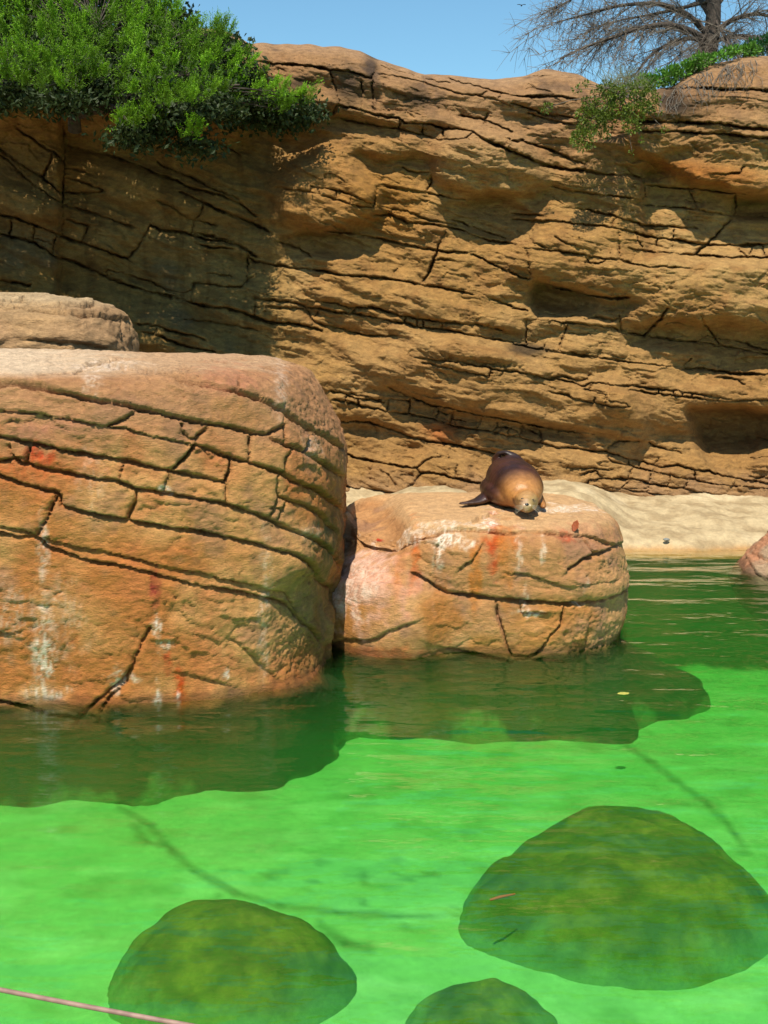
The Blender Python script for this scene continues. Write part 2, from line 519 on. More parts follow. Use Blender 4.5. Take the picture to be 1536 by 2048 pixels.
# ------------------------------------------------------------------ materials
def new_mat(name):
    m = bpy.data.materials.new(name); m.use_nodes = True; nt = m.node_tree; nt.nodes.clear()
    return m, nt
def nd(nt, t, **kw):
    n = nt.nodes.new(t)
    for k, v in kw.items():
        if k.startswith('i_'): n.inputs[int(k[2:]) if k[2:].isdigit() else k[2:]].default_value = v
        else: setattr(n, k, v)
    return n
def rock_mat(name, bump=.012, scale=1.0, rough=.9, stretch=(1, 1, 2.2), contrast=.5, deep=1.28):
    m, nt = new_mat(name); L = nt.links.new
    out = nd(nt, 'ShaderNodeOutputMaterial'); p = nd(nt, 'ShaderNodeBsdfPrincipled'); L(p.outputs[0], out.inputs[0])
    at_ = nd(nt, 'ShaderNodeAttribute', attribute_name='Col'); tc = nd(nt, 'ShaderNodeTexCoord')
    geo = nd(nt, 'ShaderNodeNewGeometry'); mp = nd(nt, 'ShaderNodeMapping'); mp.inputs['Scale'].default_value = stretch
    L(geo.outputs['Position'], mp.inputs[0])
    n1 = nd(nt, 'ShaderNodeTexNoise'); n1.inputs['Scale'].default_value = 9 * scale; n1.inputs['Detail'].default_value = 9; n1.inputs['Roughness'].default_value = .65
    n2 = nd(nt, 'ShaderNodeTexNoise'); n2.inputs['Scale'].default_value = 45 * scale; n2.inputs['Detail'].default_value = 6; n2.inputs['Roughness'].default_value = .7
    L(mp.outputs[0], n1.inputs[0]); L(mp.outputs[0], n2.inputs[0])
    r1 = nd(nt, 'ShaderNodeMapRange'); r1.inputs[1].default_value = .3; r1.inputs[2].default_value = .7; r1.inputs[3].default_value = 1 - contrast * .55; r1.inputs[4].default_value = 1 + contrast * .45
    r2 = nd(nt, 'ShaderNodeMapRange'); r2.inputs[1].default_value = .3; r2.inputs[2].default_value = .7; r2.inputs[3].default_value = 1 - contrast * .4; r2.inputs[4].default_value = 1 + contrast * .4
    L(n1.outputs[0], r1.inputs[0]); L(n2.outputs[0], r2.inputs[0])
    mu = nd(nt, 'ShaderNodeMath', operation='MULTIPLY'); L(r1.outputs[0], mu.inputs[0]); L(r2.outputs[0], mu.inputs[1])
    vm = nd(nt, 'ShaderNodeVectorMath', operation='SCALE'); L(at_.outputs['Color'], vm.inputs[0]); L(mu.outputs[0], vm.inputs['Scale'])
    gm = nd(nt, 'ShaderNodeGamma'); gm.inputs[1].default_value = deep; L(vm.outputs[0], gm.inputs[0]); L(gm.outputs[0], p.inputs['Base Color'])
    p.inputs['Roughness'].default_value = rough; p.inputs['Specular IOR Level'].default_value = .25
    ad = nd(nt, 'ShaderNodeMath', operation='MULTIPLY_ADD'); L(n1.outputs[0], ad.inputs[0]); ad.inputs[1].default_value = 2.2; L(n2.outputs[0], ad.inputs[2])
    bp = nd(nt, 'ShaderNodeBump'); bp.inputs['Strength'].default_value = .8; bp.inputs['Distance'].default_value = bump
    L(ad.outputs[0], bp.inputs['Height']); L(bp.outputs[0], p.inputs['Normal'])
    return m
def plain_mat(name, c, rough=.6, c2=None, scale=20, spec=.4, bump=0, trans=0, attr=False):
    m, nt = new_mat(name); L = nt.links.new
    out = nd(nt, 'ShaderNodeOutputMaterial'); p = nd(nt, 'ShaderNodeBsdfPrincipled')
    p.inputs['Roughness'].default_value = rough; p.inputs['Specular IOR Level'].default_value = spec
    geo = nd(nt, 'ShaderNodeNewGeometry'); n = nd(nt, 'ShaderNodeTexNoise'); n.inputs['Scale'].default_value = scale; n.inputs['Detail'].default_value = 5
    L(geo.outputs['Position'], n.inputs[0])
    mx = nd(nt, 'ShaderNodeMix', data_type='RGBA'); mx.inputs[6].default_value = (*c, 1); mx.inputs[7].default_value = (*(c2 or c), 1)
    mr = nd(nt, 'ShaderNodeMapRange'); mr.inputs[1].default_value = .35; mr.inputs[2].default_value = .65
    L(n.outputs[0], mr.inputs[0]); L(mr.outputs[0], mx.inputs[0]); src = mx.outputs[2]
    if attr:
        at_ = nd(nt, 'ShaderNodeAttribute', attribute_name='Col'); m2 = nd(nt, 'ShaderNodeMix', data_type='RGBA', blend_type='MULTIPLY'); m2.inputs[0].default_value = 1
        L(at_.outputs['Color'], m2.inputs[6]); L(src, m2.inputs[7]); src = m2.outputs[2]
    L(src, p.inputs['Base Color'])
    if bump:
        bp = nd(nt, 'ShaderNodeBump'); bp.inputs['Distance'].default_value = bump; L(n.outputs[0], bp.inputs['Height']); L(bp.outputs[0], p.inputs['Normal'])
    if trans:
        t = nd(nt, 'ShaderNodeBsdfTranslucent'); L(src, t.inputs[0]); ms = nd(nt, 'ShaderNodeMixShader'); ms.inputs[0].default_value = trans
        L(p.outputs[0], ms.inputs[1]); L(t.outputs[0], ms.inputs[2]); L(ms.outputs[0], out.inputs[0])
    else: L(p.outputs[0], out.inputs[0])
    return m
M_cliff = rock_mat('ochre_rock', bump=.030, scale=.8)
M_boulder = rock_mat('orange_rock', bump=.023, scale=1.3, contrast=.42)
M_seal = rock_mat('pink_rock', bump=.017, scale=1.3, contrast=.38)
M_mound = rock_mat('algae_rock', bump=.005, scale=.6, stretch=(1, 1, 1), contrast=.3, deep=1.5)
M_shore = rock_mat('pale_concrete', bump=.008, scale=1.6, stretch=(1, 1, 1), contrast=.3)
M_floor = rock_mat('pool_bottom_paint', bump=.004, scale=.35, stretch=(1, 1, 1), contrast=.25, deep=1.05)

def mixc(a, b, t): return a + (b - a) * t[..., None]
C = lambda *c: np.array(c, float)
def spot(px, py, cx, cy, rx, ry, soft=.45, warp=None, slope=0):
    dy = py - cy - slope * (px - cx)
    r = np.sqrt(((px - cx) / rx) ** 2 + (dy / ry) ** 2) + (0 if warp is None else warp)
    return 1 - ss(1 - soft, 1 + soft, r)
def streaky(P): return ss(-.22, .12, fbm(P * np.array([30, 30, 9.]) + 61, 4, .65))
def wig(P, a=7): return fbm(P * 9 + 91, 3) * a
def blob(px, py, cx, cy, rx, ru, rd, amp, p=2, slope=0):
    dy = py - cy - slope * (px - cx); ry = np.where(dy < 0, ru, rd)
    return amp * np.exp(-(((px - cx) / rx) ** 2 + (dy / ry) ** 2) ** p)
def algae(P, col, z0=.05, dark=C(.045, .05, .018)):
    w = fbm(P * 3.1, 3) * .10
    col = col * (1 - .38 * (1 - ss(z0 + .04, z0 + .09, P[..., 2] + w * .5 + .02 * fbm(P * 12, 2))))[..., None]
    t = 1 - ss(z0 - .10, z0 + .02, P[..., 2] + w * .6)
    col = mixc(col, dark, t)
    return mixc(col, C(.30, .38, .20), ss(-.72, -.94, P[..., 2] + fbm(P * 2.2 + 5, 4) * .30) * .9)

# ================================================================== CLIFF
JC = Joints(CLIFF, minarea=120)
crest_pts = np.array([(-400, 60), (0, 58), (250, 50), (440, 58), (470, 70), (500, 85), (560, 90), (620, 91), (680, 93), (720, 103), (755, 118), (800, 133),
    (850, 149), (900, 150), (960, 157), (1020, 158), (1050, 150), (1085, 139), (1130, 141), (1165, 152), (1195, 168), (1230, 174), (1300, 180),
    (1340, 174), (1380, 150), (1420, 131), (1480, 116), (1536, 110), (1900, 100)], float)
def crest(px): return np.interp(px, crest_pts[:, 0], crest_pts[:, 1])
NR = 575
pxs = np.concatenate([np.linspace(-1100, -70, 60), np.linspace(-62, 1598, 722), np.linspace(1606, 2800, 60)]); NC = len(pxs); cr = crest(pxs) + 2.0 * noise(np.stack([pxs / 37, pxs * 0, pxs * 0], -1)) * 2
v = np.linspace(0, 1, NR) ** 1.12
PY = cr[None, :] + v[:, None] * (1050 - cr)[None, :]; PX = np.broadcast_to(pxs[None, :], PY.shape).copy()
def strata(px, py):
    xs = np.array([-400, 0, 500, 900, 1200, 1500, 2000.]); sl_ = np.array([.42, .40, .30, .22, .13, .07, .05])
    g = np.linspace(-400, 2000, 600); ii = np.interp(g, xs, sl_); cum = np.concatenate([[0], np.cumsum((ii[1:] + ii[:-1]) / 2 * np.diff(g))])
    return py - np.interp(px, g, cum)
def cliff_relief(px, py):
    L1 = np.interp(px, [480, 640, 720, 820, 950, 1000, 1060, 1150, 1290], [222, 235, 238, 252, 268, 285, 318, 342, 352])
    L2 = np.interp(px, [1270, 1320, 1400, 1470, 1536, 1900], [320, 335, 362, 380, 388, 400])
    d = 0.95 * sg((505 - px) / 14) * sg((250 + .04 * px - py) / 10)
    d = d + (.08 + .28 * sg((1030 - px) / 30)) * sg((L1 - py) / 5) * sg((px - 560) / 30) * sg((1290 - px) / 25)
    d = d + .32 * sg((126 - px) / 3) * sg((700 - py) / 30)
    d = d + blob(px, py, 648, 392, 102, 92, 72, .62, 4, .05)
    d = d + blob(px, py, 650, 494, 88, 20, 26, -.24, 3, .05)
    d = d + blob(px, py, 800, 300, 62, 34, 20, .24, 2)
    d = d + blob(px, py, 690, 300, 60, 40, 18, .16, 2)
    d = d + blob(px, py, 978, 332, 118, 75, 62, .60, 4, .12) + blob(px, py, 980, 440, 85, 40, 50, -.40, 3, .15)
    d = d + blob(px, py, 1185, 430, 95, 110, 90, .16, 2) + blob(px, py, 1170, 520, 140, 60, 58, .42, 2, .06)
    d = d - (.85 - .45 * ss(1080, 1240, px)) * sg((px - 1062) / 5) * sg((1250 - px) / 22) * sg((py - 566 - .17 * (px - 1062)) / 4) * (1 - ss(592, 640, py - .06 * (px - 1062)))
    d = d + .52 * sg((px - 1272) / 6) * sg((L2 - py) / 6) * sg((py - 150) / 25)
    d = d - .40 * sg((px - 1284) / 4) * sg((py - L2 - 8) / 8) * sg((505 - py - (px - 1290) * -.02) / 14)
    d = d + .62 * sg((px - 1235) / 45) * np.exp(-(((py - 575) / np.where(py < 575, 62, 78)) ** 2) ** 3)
    d = d - blob(px, py, 1440, 668, 330, 22, 30, .18, 2)
    d = d + blob(px, py, 1150, 668, 108, 36, 70, .18, 4, .08)
    d = d + blob(px, py, 960, 620, 150, 60, 50, .20, 2, .2) + blob(px, py, 1010, 690, 60, 26, 26, -.22, 2, .1)
    d = d + blob(px, py, 1010, 785, 280, 95, 58, .52, 4, .20)
    d = d + blob(px, py, 760, 880, 100, 30, 36, -.34, 2, .22)
    d = d + blob(px, py, 1345, 800, 150, 55, 50, .34, 2, .08) - .55 * sg((px - 1476) / 7) * sg((py - 392) / 4) * (1 - ss(420, 450, py)) - 1.25 * sg((px - 1372 - .35 * (py - 812)) / 6) * sg((py - 814 - .04 * (px - 1372)) / 4) * (1 - ss(858, 968, py + .5 * np.maximum(px - 1470, 0)))
    d = d + blob(px, py, 1230, 860, 60, 80, 50, .24, 2)
    d = d + blob(px, py, 560, 620, 60, 90, 120, .12, 2)
    d = d + blob(px, py, 240, 372, 170, 55, 30, .30, 2, .25) + blob(px, py, 50, 400, 90, 60, 38, .30, 2, .2)
    d = d + blob(px, py, 300, 540, 95, 60, 60, -.12, 3)
    d = d + .50 * ss(840, 1010, py)
    return d
Yb = 20.2 + .9 * np.clip((1000 - PY) / 900, 0, 1) ** 1.6
P0 = at(PX, PY, Yb)
wx = fbm(np.stack([PX / 14, PY / 9, PX * 0 + 3.3], -1), 3) * 2.6; wy = fbm(np.stack([PX / 15, PY / 10, PX * 0 + 9.1], -1), 3) * 2.4
qx, qy = PX + wx, PY + wy
S_ = strata(PX, PY)
rel = cliff_relief(PX + fbm(P0 * 1.1, 3) * 14, PY + fbm(P0 * 1.1 + 40, 3) * 11)
rel += fbm(np.stack([PX / 260, S_ / 120, PX * 0], -1), 3) * .32
sh = np.stack([PX / 120, S_ / 26 + fbm(P0 * .8, 2) * .8, PX * 0 + 2], -1)
rel += fbm(sh, 3) * .06 + fbm(P0 * np.array([1.6, 1, 2.2]) + 12, 3) * .085 * (1 - .6 * ss(560, 520, PX))
# thin beds standing proud of each other
lay = S_ / 19 + fbm(np.stack([PX / 150, S_ / 60, PX * 0 + 7], -1), 3) * 1.6
li = np.floor(lay); lf = lay - li; h0 = np.sin(li * 12.9898) * 43758.5453; h1 = np.sin((li + 1) * 12.9898) * 43758.5453
h0 -= np.floor(h0); h1 -= np.floor(h1)
bedmask = ss(-.25, .35, fbm(np.stack([PX / 190, PY / 130, PX * 0 + 31], -1), 2))
rel += (h0 + (h1 - h0) * ss(.84, .98, lf)) * .055 * bedmask - np.exp(-((lf - .93) / .04) ** 2) * .05 * bedmask * ss(-.1, .3, fbm(np.stack([PX / 60, S_ / 30, PX * 0 + 77], -1), 2))
# hackly surface
hk = ss(-.25, .45, fbm(np.stack([PX / 150, PY / 110, PX * 0 + 51], -1), 2))
smooth_ = 1 - (1 - .3) * ss(560, 520, PX) * ss(270, 330, PY); smooth_ = smooth_ * (1 - .85 * sg((PX - 1284) / 4) * spot(PX, PY, 1420, 440, 210, 80))
H1, E1 = cells(PX / 64 + fbm(P0 * 2, 2) * .7, S_ / 27 + fbm(P0 * 2 + 30, 2) * .6); H2, E2 = cells(PX / 24 + fbm(P0 * 4, 2) * .5, S_ / 11 + fbm(P0 * 4 + 30, 2) * .6)
rel += smooth_ * (.25 + .75 * hk) * (H1 * .080 - .016 * np.exp(-E1 / .05)) + smooth_ * (.2 + .8 * hk) * (H2 * .020 - .006 * np.exp(-E2 / .07))
q = np.stack([PX / 34 + PY / 90, S_ / 15, PX * 0], -1)
rel += fbm(q, 4, .55, True) * .012 * (.5 + hk) * smooth_ + fbm(P0 * 11, 3, .55) * .012
rel -= .028 * crease(np.stack([PX / 70, S_ / 26, PX * 0], -1), 1.6, .07, 5) * smooth_ + .02 * crease(P0, 5.0, .08, 15)
d_ = JC.s(JC.D, qx, qy); g_ = JC.s(JC.G, qx, qy); sd = JC.s(JC.S, qx, qy); w_ = JC.s(JC.W, qx, qy)
vary = .45 + .75 * ss(-.35, .35, fbm(np.stack([PX / 45, PY / 45, PX * 0 + 88], -1), 2))
rel -= g_ * .090 * vary
rel -= .045 * np.exp(-d_ / (1.7 * w_)) * vary
rel -= sd * .040 * np.exp(-d_ / 8) * np.clip(w_ / 2.4, .4, 1.6)
lab_r = JC.near(JC.lab, qx, qy)
hh = np.sin((lab_r + 3) * 78.233) * 9631.7; hh -= np.floor(hh)
rel += (hh - .5) * .07 * ss(1, 5, d_)
e = np.clip((PY - cr[None, :]) / 46, 0, 1)
rel = rel * (.35 + .65 * e)
Ycl = Yb - rel + .55 * (1 - np.sqrt(1 - (1 - e) ** 2 + 1e-6))
V1 = at(PX, PY, Ycl)
# the top rolls back behind the crest
K = 14; back = []
for k in range(K, 0, -1):
    t = (k / K) ** 1.6 * 3.6; b_ = V1[0].copy(); b_[:, 1] += t; b_[:, 2] += -.05 * t - .02 * t * t + .05 * noise(b_ * 1.3); back.append(b_)
last = V1[0].copy(); last[:, 1] += 5.0; last[:, 2] -= 5
VC = np.concatenate([last[None], np.array(back), V1], 0)
# colours of the cliff
def cliff_colour(px, py, P, s):
    n1 = fbm(P * .55, 3); n2 = fbm(P * 1.7 + 9, 4); n3 = fbm(np.stack([px / 90, s / 12, px * 0], -1), 3)
    c = mixc(C(.44, .29, .112), C(.50, .355, .16), ss(-.5, .5, n1)); c = mixc(c, C(.36, .22, .085), ss(.0, .7, n2) * .7)
    c = mixc(c, C(.42, .27, .12), ss(.1, .8, n3) * .5)
    top = ss(330, 150, py - (px - 700) * .22 * (px < 1250) - 30 * (px >= 1250)) ; c = mixc(c, C(.40, .265, .15), top * .75)
    c = mixc(c, C(.46, .33, .20), ss(26, 4, py - crest(px)) * .7)
    c = mixc(c, C(.42, .25, .085), spot(px, py, 640, 370, 110, 70) * .6)
    c = mixc(c, C(.44, .25, .06), spot(px, py, 775, 410, 70, 60, .6) * .6)
    low = ss(560, 820, py) * ss(620, 760, px); c = mixc(c, C(.42, .275, .115), low * .5)
    c = mixc(c, C(.42, .30, .19), ss(930, 1000, py + n2 * 25) * .6)
    c = mixc(c, C(.44, .18, .06), spot(px, py, 885, 862, 34, 22, .7, n2 * .5) * .7)
    c = mixc(c, C(.40, .19, .045), spot(px, py, 1400, 345, 130, 22, .7, n2 * .3, .16) * .8)
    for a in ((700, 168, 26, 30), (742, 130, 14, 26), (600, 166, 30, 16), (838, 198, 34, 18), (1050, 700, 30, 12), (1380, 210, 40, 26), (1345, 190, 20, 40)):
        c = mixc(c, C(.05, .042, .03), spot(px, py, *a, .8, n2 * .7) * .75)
    lk = ss(.2, .8, fbm(P * np.array([2.4, 2.4, .8]) + 5, 3)) * ss(330, 120, py); c = mixc(c, C(.15, .11, .085), lk * .55)
    st = ss(.15, .7, fbm(P * np.array([5., 1, .45]) + 71, 3)) * ss(600, 500, px); c = mixc(c, C(.26, .15, .05), st * .5)
    dk = ss(620, 480, px) * ss(240, 330, py); c = c * (1 - .22 * dk)[..., None] * mixc(np.ones(3), C(.96, 1.0, .86), dk)  # juniper's shade painted in: left wall darker and slightly greener
    gr = ss(.2, .8, fbm(P * 1.1 + 33, 3)) * ss(430, 520, py) * ss(560, 430, px); c = mixc(c, C(.20, .17, .10), gr * .6)
    return np.clip(c * np.array([.87, .80, .78]), .01, .9)
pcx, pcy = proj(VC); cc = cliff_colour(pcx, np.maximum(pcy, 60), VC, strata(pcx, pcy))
nr, nc = VC.shape[:2]; FC = grid_faces(nr, nc)
fl = np.full((nr - 1, nc - 1), -1, np.int64); fl[K + 1:, :] = lab_r[:-1, :-1]
cliff = empty('cliff', (0, 20, 0)); tag(cliff, 'tall ochre artificial rock cliff with tilted cracked strata behind the pool', kind='structure')
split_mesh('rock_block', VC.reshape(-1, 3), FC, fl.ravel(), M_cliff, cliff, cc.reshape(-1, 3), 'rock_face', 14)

# ================================================================== BOULDERS (lofted rings)
def ring_angles(n_fine, n_coarse, a, b, n, lo, hi):
    """angles whose points are evenly spaced; fine between lo..hi (degrees, 0 = +X, 270 = towards the camera)"""
    t = np.radians(np.linspace(lo, lo + 360, 20001)); c, s = np.cos(t), np.sin(t)
    x = a * np.sign(c) * np.abs(c) ** (2 / n); y = b * np.sign(s) * np.abs(s) ** (2 / n)
    L = np.concatenate([[0], np.cumsum(np.hypot(np.diff(x), np.diff(y)))]); k = np.searchsorted(t, math.radians(hi)); Lf = L[k]
    q = np.concatenate([np.linspace(0, Lf, n_fine, endpoint=False), np.linspace(Lf, L[-1], n_coarse, endpoint=False)])
    return np.interp(q, L, t)
def boulder(cx, cy, a, b, n, prof, fine, coarse, lo, hi, rows, right=None, tilt=(0, 0), seed=0, lump=.12):
    """prof: (z, inset) from the bottom to the middle of the top; right(z): extra reach of the right side"""
    th = ring_angles(fine, coarse, a, b, n, lo, hi); c, s = np.cos(th), np.sin(th)
    prof = np.array(prof, float); seg = np.concatenate([[0], np.cumsum(np.hypot(*np.diff(prof, axis=0).T))])
    u = np.linspace(0, seg[-1], rows); z = np.interp(u, seg, prof[:, 0]); ins = np.interp(u, seg, prof[:, 1])
    for _ in range(3):
        z[1:-1] = (z[:-2] + 2 * z[1:-1] + z[2:]) / 4; ins[1:-1] = (ins[:-2] + 2 * ins[1:-1] + ins[2:]) / 4
    A = np.maximum(a - ins, .02)[:, None]; B = np.maximum(b - ins, .02)[:, None]
    X = A * (np.sign(c) * np.abs(c) ** (2 / n)); Y = B * (np.sign(s) * np.abs(s) ** (2 / n))
    if right is not None: X = X + np.maximum(X / A, 0) ** 2 * right(z)[:, None]
    Z = z[:, None] + (tilt[0] * X + tilt[1] * (Y + b)) * ss(.45 * prof[-1, 0], prof[-1, 0], z)[:, None]
    P = np.stack([cx + X, cy + Y, Z], -1)
    ft = ss(-.12, -.75, Z) * fbm(P * np.array([1.1, 1.1, .3]) + seed + 70, 2) * .30; dr_ = np.stack([X, Y], -1); dr_ /= np.linalg.norm(dr_, axis=-1, keepdims=True) + 1e-6; P[..., :2] += dr_ * (ft + .10 * ss(-.5, -.85, Z))[..., None]
    if seed: P[..., :2] += (np.stack([fbm(P * .9 + seed, 3), fbm(P * .9 + seed + 20, 3)], -1)) * lump; P[..., 2] += fbm(P * .9 + seed + 50, 2) * lump * .5
    return P
def normals(P):
    du = np.roll(P, -1, 1) - np.roll(P, 1, 1); dv = np.empty_like(P); dv[1:-1] = P[2:] - P[:-2]; dv[0] = P[1] - P[0]; dv[-1] = P[-1] - P[-2]
    N = np.cross(du, dv); return N / (np.linalg.norm(N, axis=-1, keepdims=True) + 1e-9)
def dress(P, J, relief, scale_px, crackdepth, hack, lip=.02, pillow=.03, bed=(0, 1)):
    """push joints in and lumps out along the surface normal"""
    N = normals(P); px, py = proj(P); v = P - CAM; v /= np.linalg.norm(v, axis=-1, keepdims=True)
    face = ss(-.02, .12, -(v * N).sum(-1))
    wx = fbm(P * 14 + 3, 3) * 2.4; wy = fbm(P * 14 + 70, 3) * 2.4
    qx, qy = px + wx, py + wy
    d = J.s(J.D, qx, qy); g = J.s(J.G, qx, qy); sd = J.s(J.S, qx, qy); w = J.s(J.W, qx, qy)
    h = -g * crackdepth * face - pillow * np.exp(-d / (1.5 * w)) * face - sd * lip * np.exp(-d / 12) * face
    lab = J.near(J.lab, qx, qy); r = np.sin((lab + 3) * 78.233) * 9631.7; r -= np.floor(r)
    h = h + (r - .5) * .035 * face * ss(1, 8, d)
    uu = P[..., 0] + .75 * P[..., 1]; vv = P[..., 2] + .22 * P[..., 0]; mk = ss(-.2, .45, fbm(P * 1.4 + 21, 2))
    Hc, Ec = cells(uu * 4.2 + fbm(P * 4, 2) * .6, vv * 9 + fbm(P * 4 + 9, 2) * .7); Hd, Ed = cells(uu * 11 + fbm(P * 8, 2) * .6, vv * 19 + fbm(P * 8 + 9, 2) * .7)
    h = h + hack * ((.2 + .8 * mk) * (Hc * 1.1 - .25 * np.exp(-Ec / .06)) + (.1 + .9 * mk) * (Hd * .45 - .2 * np.exp(-Ed / .08)))
    h = h + hack * (.8 * fbm(P * np.array([3, 3, 4.]) + 11, 3) + .35 * fbm(P * 14, 3) - .9 * crease(P * np.array([1, 1, 1.5]), 3.2, .05, 3) - .6 * crease(P, 8.0, .07, 23))
    # beds on the far sides, where the photograph shows nothing
    h = h - (1 - face) * .05 * np.exp(-(((P[..., 2] * 2.4 + fbm(P, 2) * .5) % 1 - .5) / .05) ** 2) * (P[..., 2] > 0)
    if relief is not None: h = h + relief(px, py, P) * face
    return P + N * h[..., None], px, py, lab, face
def build_boulder(name, P, lab, face, col, mat, label, cat, block='rock_block', body='rock_face'):
    nr, nc = P.shape[:2]; Fc = grid_faces(nr, nc, True); n = nr * nc
    V = np.concatenate([P.reshape(-1, 3), P[-1].mean(0)[None]]); colf = np.concatenate([col.reshape(-1, 3), col[-1].mean(0)[None]])
    capf = np.stack([(nr - 1) * nc + np.arange(nc), np.full(nc, n), np.full(nc, n), (nr - 1) * nc + (np.arange(nc) + 1) % nc], -1)
    fl = np.where(face > .5, lab, -1)[:-1, :].reshape(-1)
    root = empty(name, tuple(P[0].mean(0) * [1, 1, 0])); tag(root, label, cat)
    # the last ring is collapsed to a point so that the top is closed
    V[(nr - 1) * nc:nr * nc] = V[-1]
    k = split_mesh(block, V[:-1], Fc, fl, mat, root, colf[:-1], body, 14)
    return root

# ---- large boulder at the left
JB = Joints(BOULDER, minarea=160)
profB = [(-1.3, .02), (-.5, .02), (.15, .06), (.5, .02), (1.2, .0), (1.9, .01), (2.35, .03), (2.62, .05), (2.76, .10), (2.83, .20), (2.875, .40), (2.91, .85), (2.95, 1.6), (2.99, 2.4)]
PB = boulder(-4.5, 12.45, 4.16, 2.5, 4.0, profB, 520, 90, 222, 372, 430, right=lambda z: -.09 - .29 * ss(2.0, 2.95, z), tilt=(-.016, .008), seed=4, lump=.05)
def relB(px, py, P):
    h = blob(px, py, 640, 1200, 90, 60, 150, -.10, 2) + blob(px, py, 640, 1385, 90, 28, 40, .12, 2)
    h = h + blob(px, py, 560, 1130, 80, 60, 50, .06, 2) + blob(px, py, 90, 760, 120, 10, 20, .03)
    rough = spot(px, py, 640, 800, 60, 90, .7) + spot(px, py, 600, 1300, 70, 90, .6) + spot(px, py, 370, 760, 40, 40, .6)
    h = h + rough * fbm(P * np.array([22, 22, 22.]), 3, .55, True) * .022
    return h
PB, bx, by, lb, fb = dress(PB, JB, relB, 1, .028, .019, lip=.019, pillow=.012)
n1 = fbm(PB * .9, 3); n2 = fbm(PB * 2.6 + 9, 4); n3 = fbm(PB * 7 + 3, 3)
col = mixc(C(.47, .225, .075), C(.53, .33, .145), ss(-.3, .35, n1))
col = mixc(col, C(.42, .275, .155), ss(1010, 800, by + n1 * 60) * .8)
col = mixc(col, C(.34, .215, .13), ss(.1, .7, n2) * .55)
col = mixc(col, C(.50, .22, .09), ss(.1, .8, -n2) * ss(780, 900, by) * .5)
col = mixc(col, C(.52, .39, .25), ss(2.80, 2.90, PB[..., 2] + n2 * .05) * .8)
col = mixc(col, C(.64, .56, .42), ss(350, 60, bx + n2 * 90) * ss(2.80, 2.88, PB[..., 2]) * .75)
rr = n3 * .8; stB = streaky(PB); wgB = wig(PB)
for a, c_, k in (((75, 908, 26, 14), C(.50, .07, .02), 1), ((60, 935, 90, 26), C(.50, .17, .05), .6), ((360, 1385, 9, 34), C(.52, .09, .01), 1), ((368, 1410, 12, 30), C(.55, .2, .03), .7),
        ((335, 1320, 8, 22), C(.45, .10, .03), .8), ((310, 1178, 7, 26), C(.30, .06, .04), .9), ((100, 860, 90, 16), C(.45, .24, .16), .6), ((455, 760, 60, 26), C(.48, .24, .15), .5), ((470, 830, 60, 30), C(.42, .24, .09), .6)):
    col = mixc(col, c_, spot(bx + wgB, by + 2 * wgB, *a, .8, rr) * k * (.55 + .45 * stB))
for a, k in (((86, 1110, 9, 75), .55), ((84, 1310, 20, 70), .75), ((88, 1385, 40, 10), .45), ((315, 1265, 6, 26), .95), ((335, 1290, 14, 8), .6), ((316, 1405, 6, 34), 1), ((356, 1400, 4, 14), .9),
             ((240, 1362, 22, 8), .8), ((232, 1375, 8, 24), .6), ((20, 1240, 34, 50), .3), ((120, 1240, 40, 70), .22), ((527, 1220, 9, 120), .35), ((452, 1345, 4, 10), .8),
             ((185, 770, 14, 20), .5), ((210, 735, 60, 7), .5), ((560, 775, 12, 60), .3), ((628, 895, 14, 26), .4), ((330, 980, 8, 8), .8), ((620, 1065, 22, 14), .35), ((180, 960, 20, 60), .2)):
    col = mixc(col, C(.74, .69, .60), spot(bx + wgB, by + 2 * wgB, *a, .8, rr) * k * (.22 + .78 * stB))
col = mixc(col, C(.12, .13, .05), spot(bx, by, 655, 1230, 62, 150, .6, rr) * .45)  # dark olive patch: greenish growth plus the right side's shade painted in
col = mixc(col, C(.46, .28, .08), spot(bx, by, 640, 1395, 80, 18, .6, rr) * .8)
col = mixc(col, C(.06, .075, .03), spot(bx, by, 672, 1080, 22, 50, .6, rr) * .4)
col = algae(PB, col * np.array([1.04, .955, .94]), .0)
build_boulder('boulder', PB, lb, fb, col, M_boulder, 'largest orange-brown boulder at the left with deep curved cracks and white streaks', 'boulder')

# ---- the rock the sea lion lies on
JS = Joints(SEALROCK, minarea=160)
profS = [(-1.3, -.05), (-.5, .02), (.0, .05), (.25, .0), (.62, .0), (.66, .03), (1.0, .06), (1.16, .11), (1.235, .18), (1.28, .34), (1.315, .75), (1.335, 1.1), (1.35, 1.38)]
PS = boulder(1.00, 13.05, 1.58, 1.42, 3.3, profS, 420, 90, 170, 372, 280, right=lambda z: .05 * np.exp(-((z - .2) / .4) ** 2) + .75 * ss(-.15, -.75, z), seed=9, lump=.05)
def relS(px, py, P):
    h = blob(px, py, 735, 1080, 85, 90, 42, -.26, 3) + blob(px, py, 750, 1240, 125, 92, 150, .22, 3)
    h = h + blob(px, py, 850, 1060, 30, 12, 14, -.10, 2) + blob(px, py, 830, 1085, 26, 40, 60, -.05)
    h = h + blob(px, py, 1060, 1130, 190, 60, 60, .07, 3) + blob(px, py, 1200, 1175, 60, 30, 24, .05)
    h = h + spot(px, py, 1200, 1140, 60, 40, .6) * fbm(P * 24, 3, .55, True) * .014 + spot(px, py, 1180, 1260, 80, 60, .6) * fbm(P * 14, 3, .55, True) * .02
    return h
PS, sx_, sy_, lbs, fbs = dress(PS, JS, relS, 1, .028, .013, lip=.020, pillow=.012)
n1 = fbm(PS * .9 + 4, 3); n2 = fbm(PS * 2.6 + 19, 4); n3 = fbm(PS * 7 + 13, 3); rr = n3 * .8; stS = streaky(PS); wgS = wig(PS)
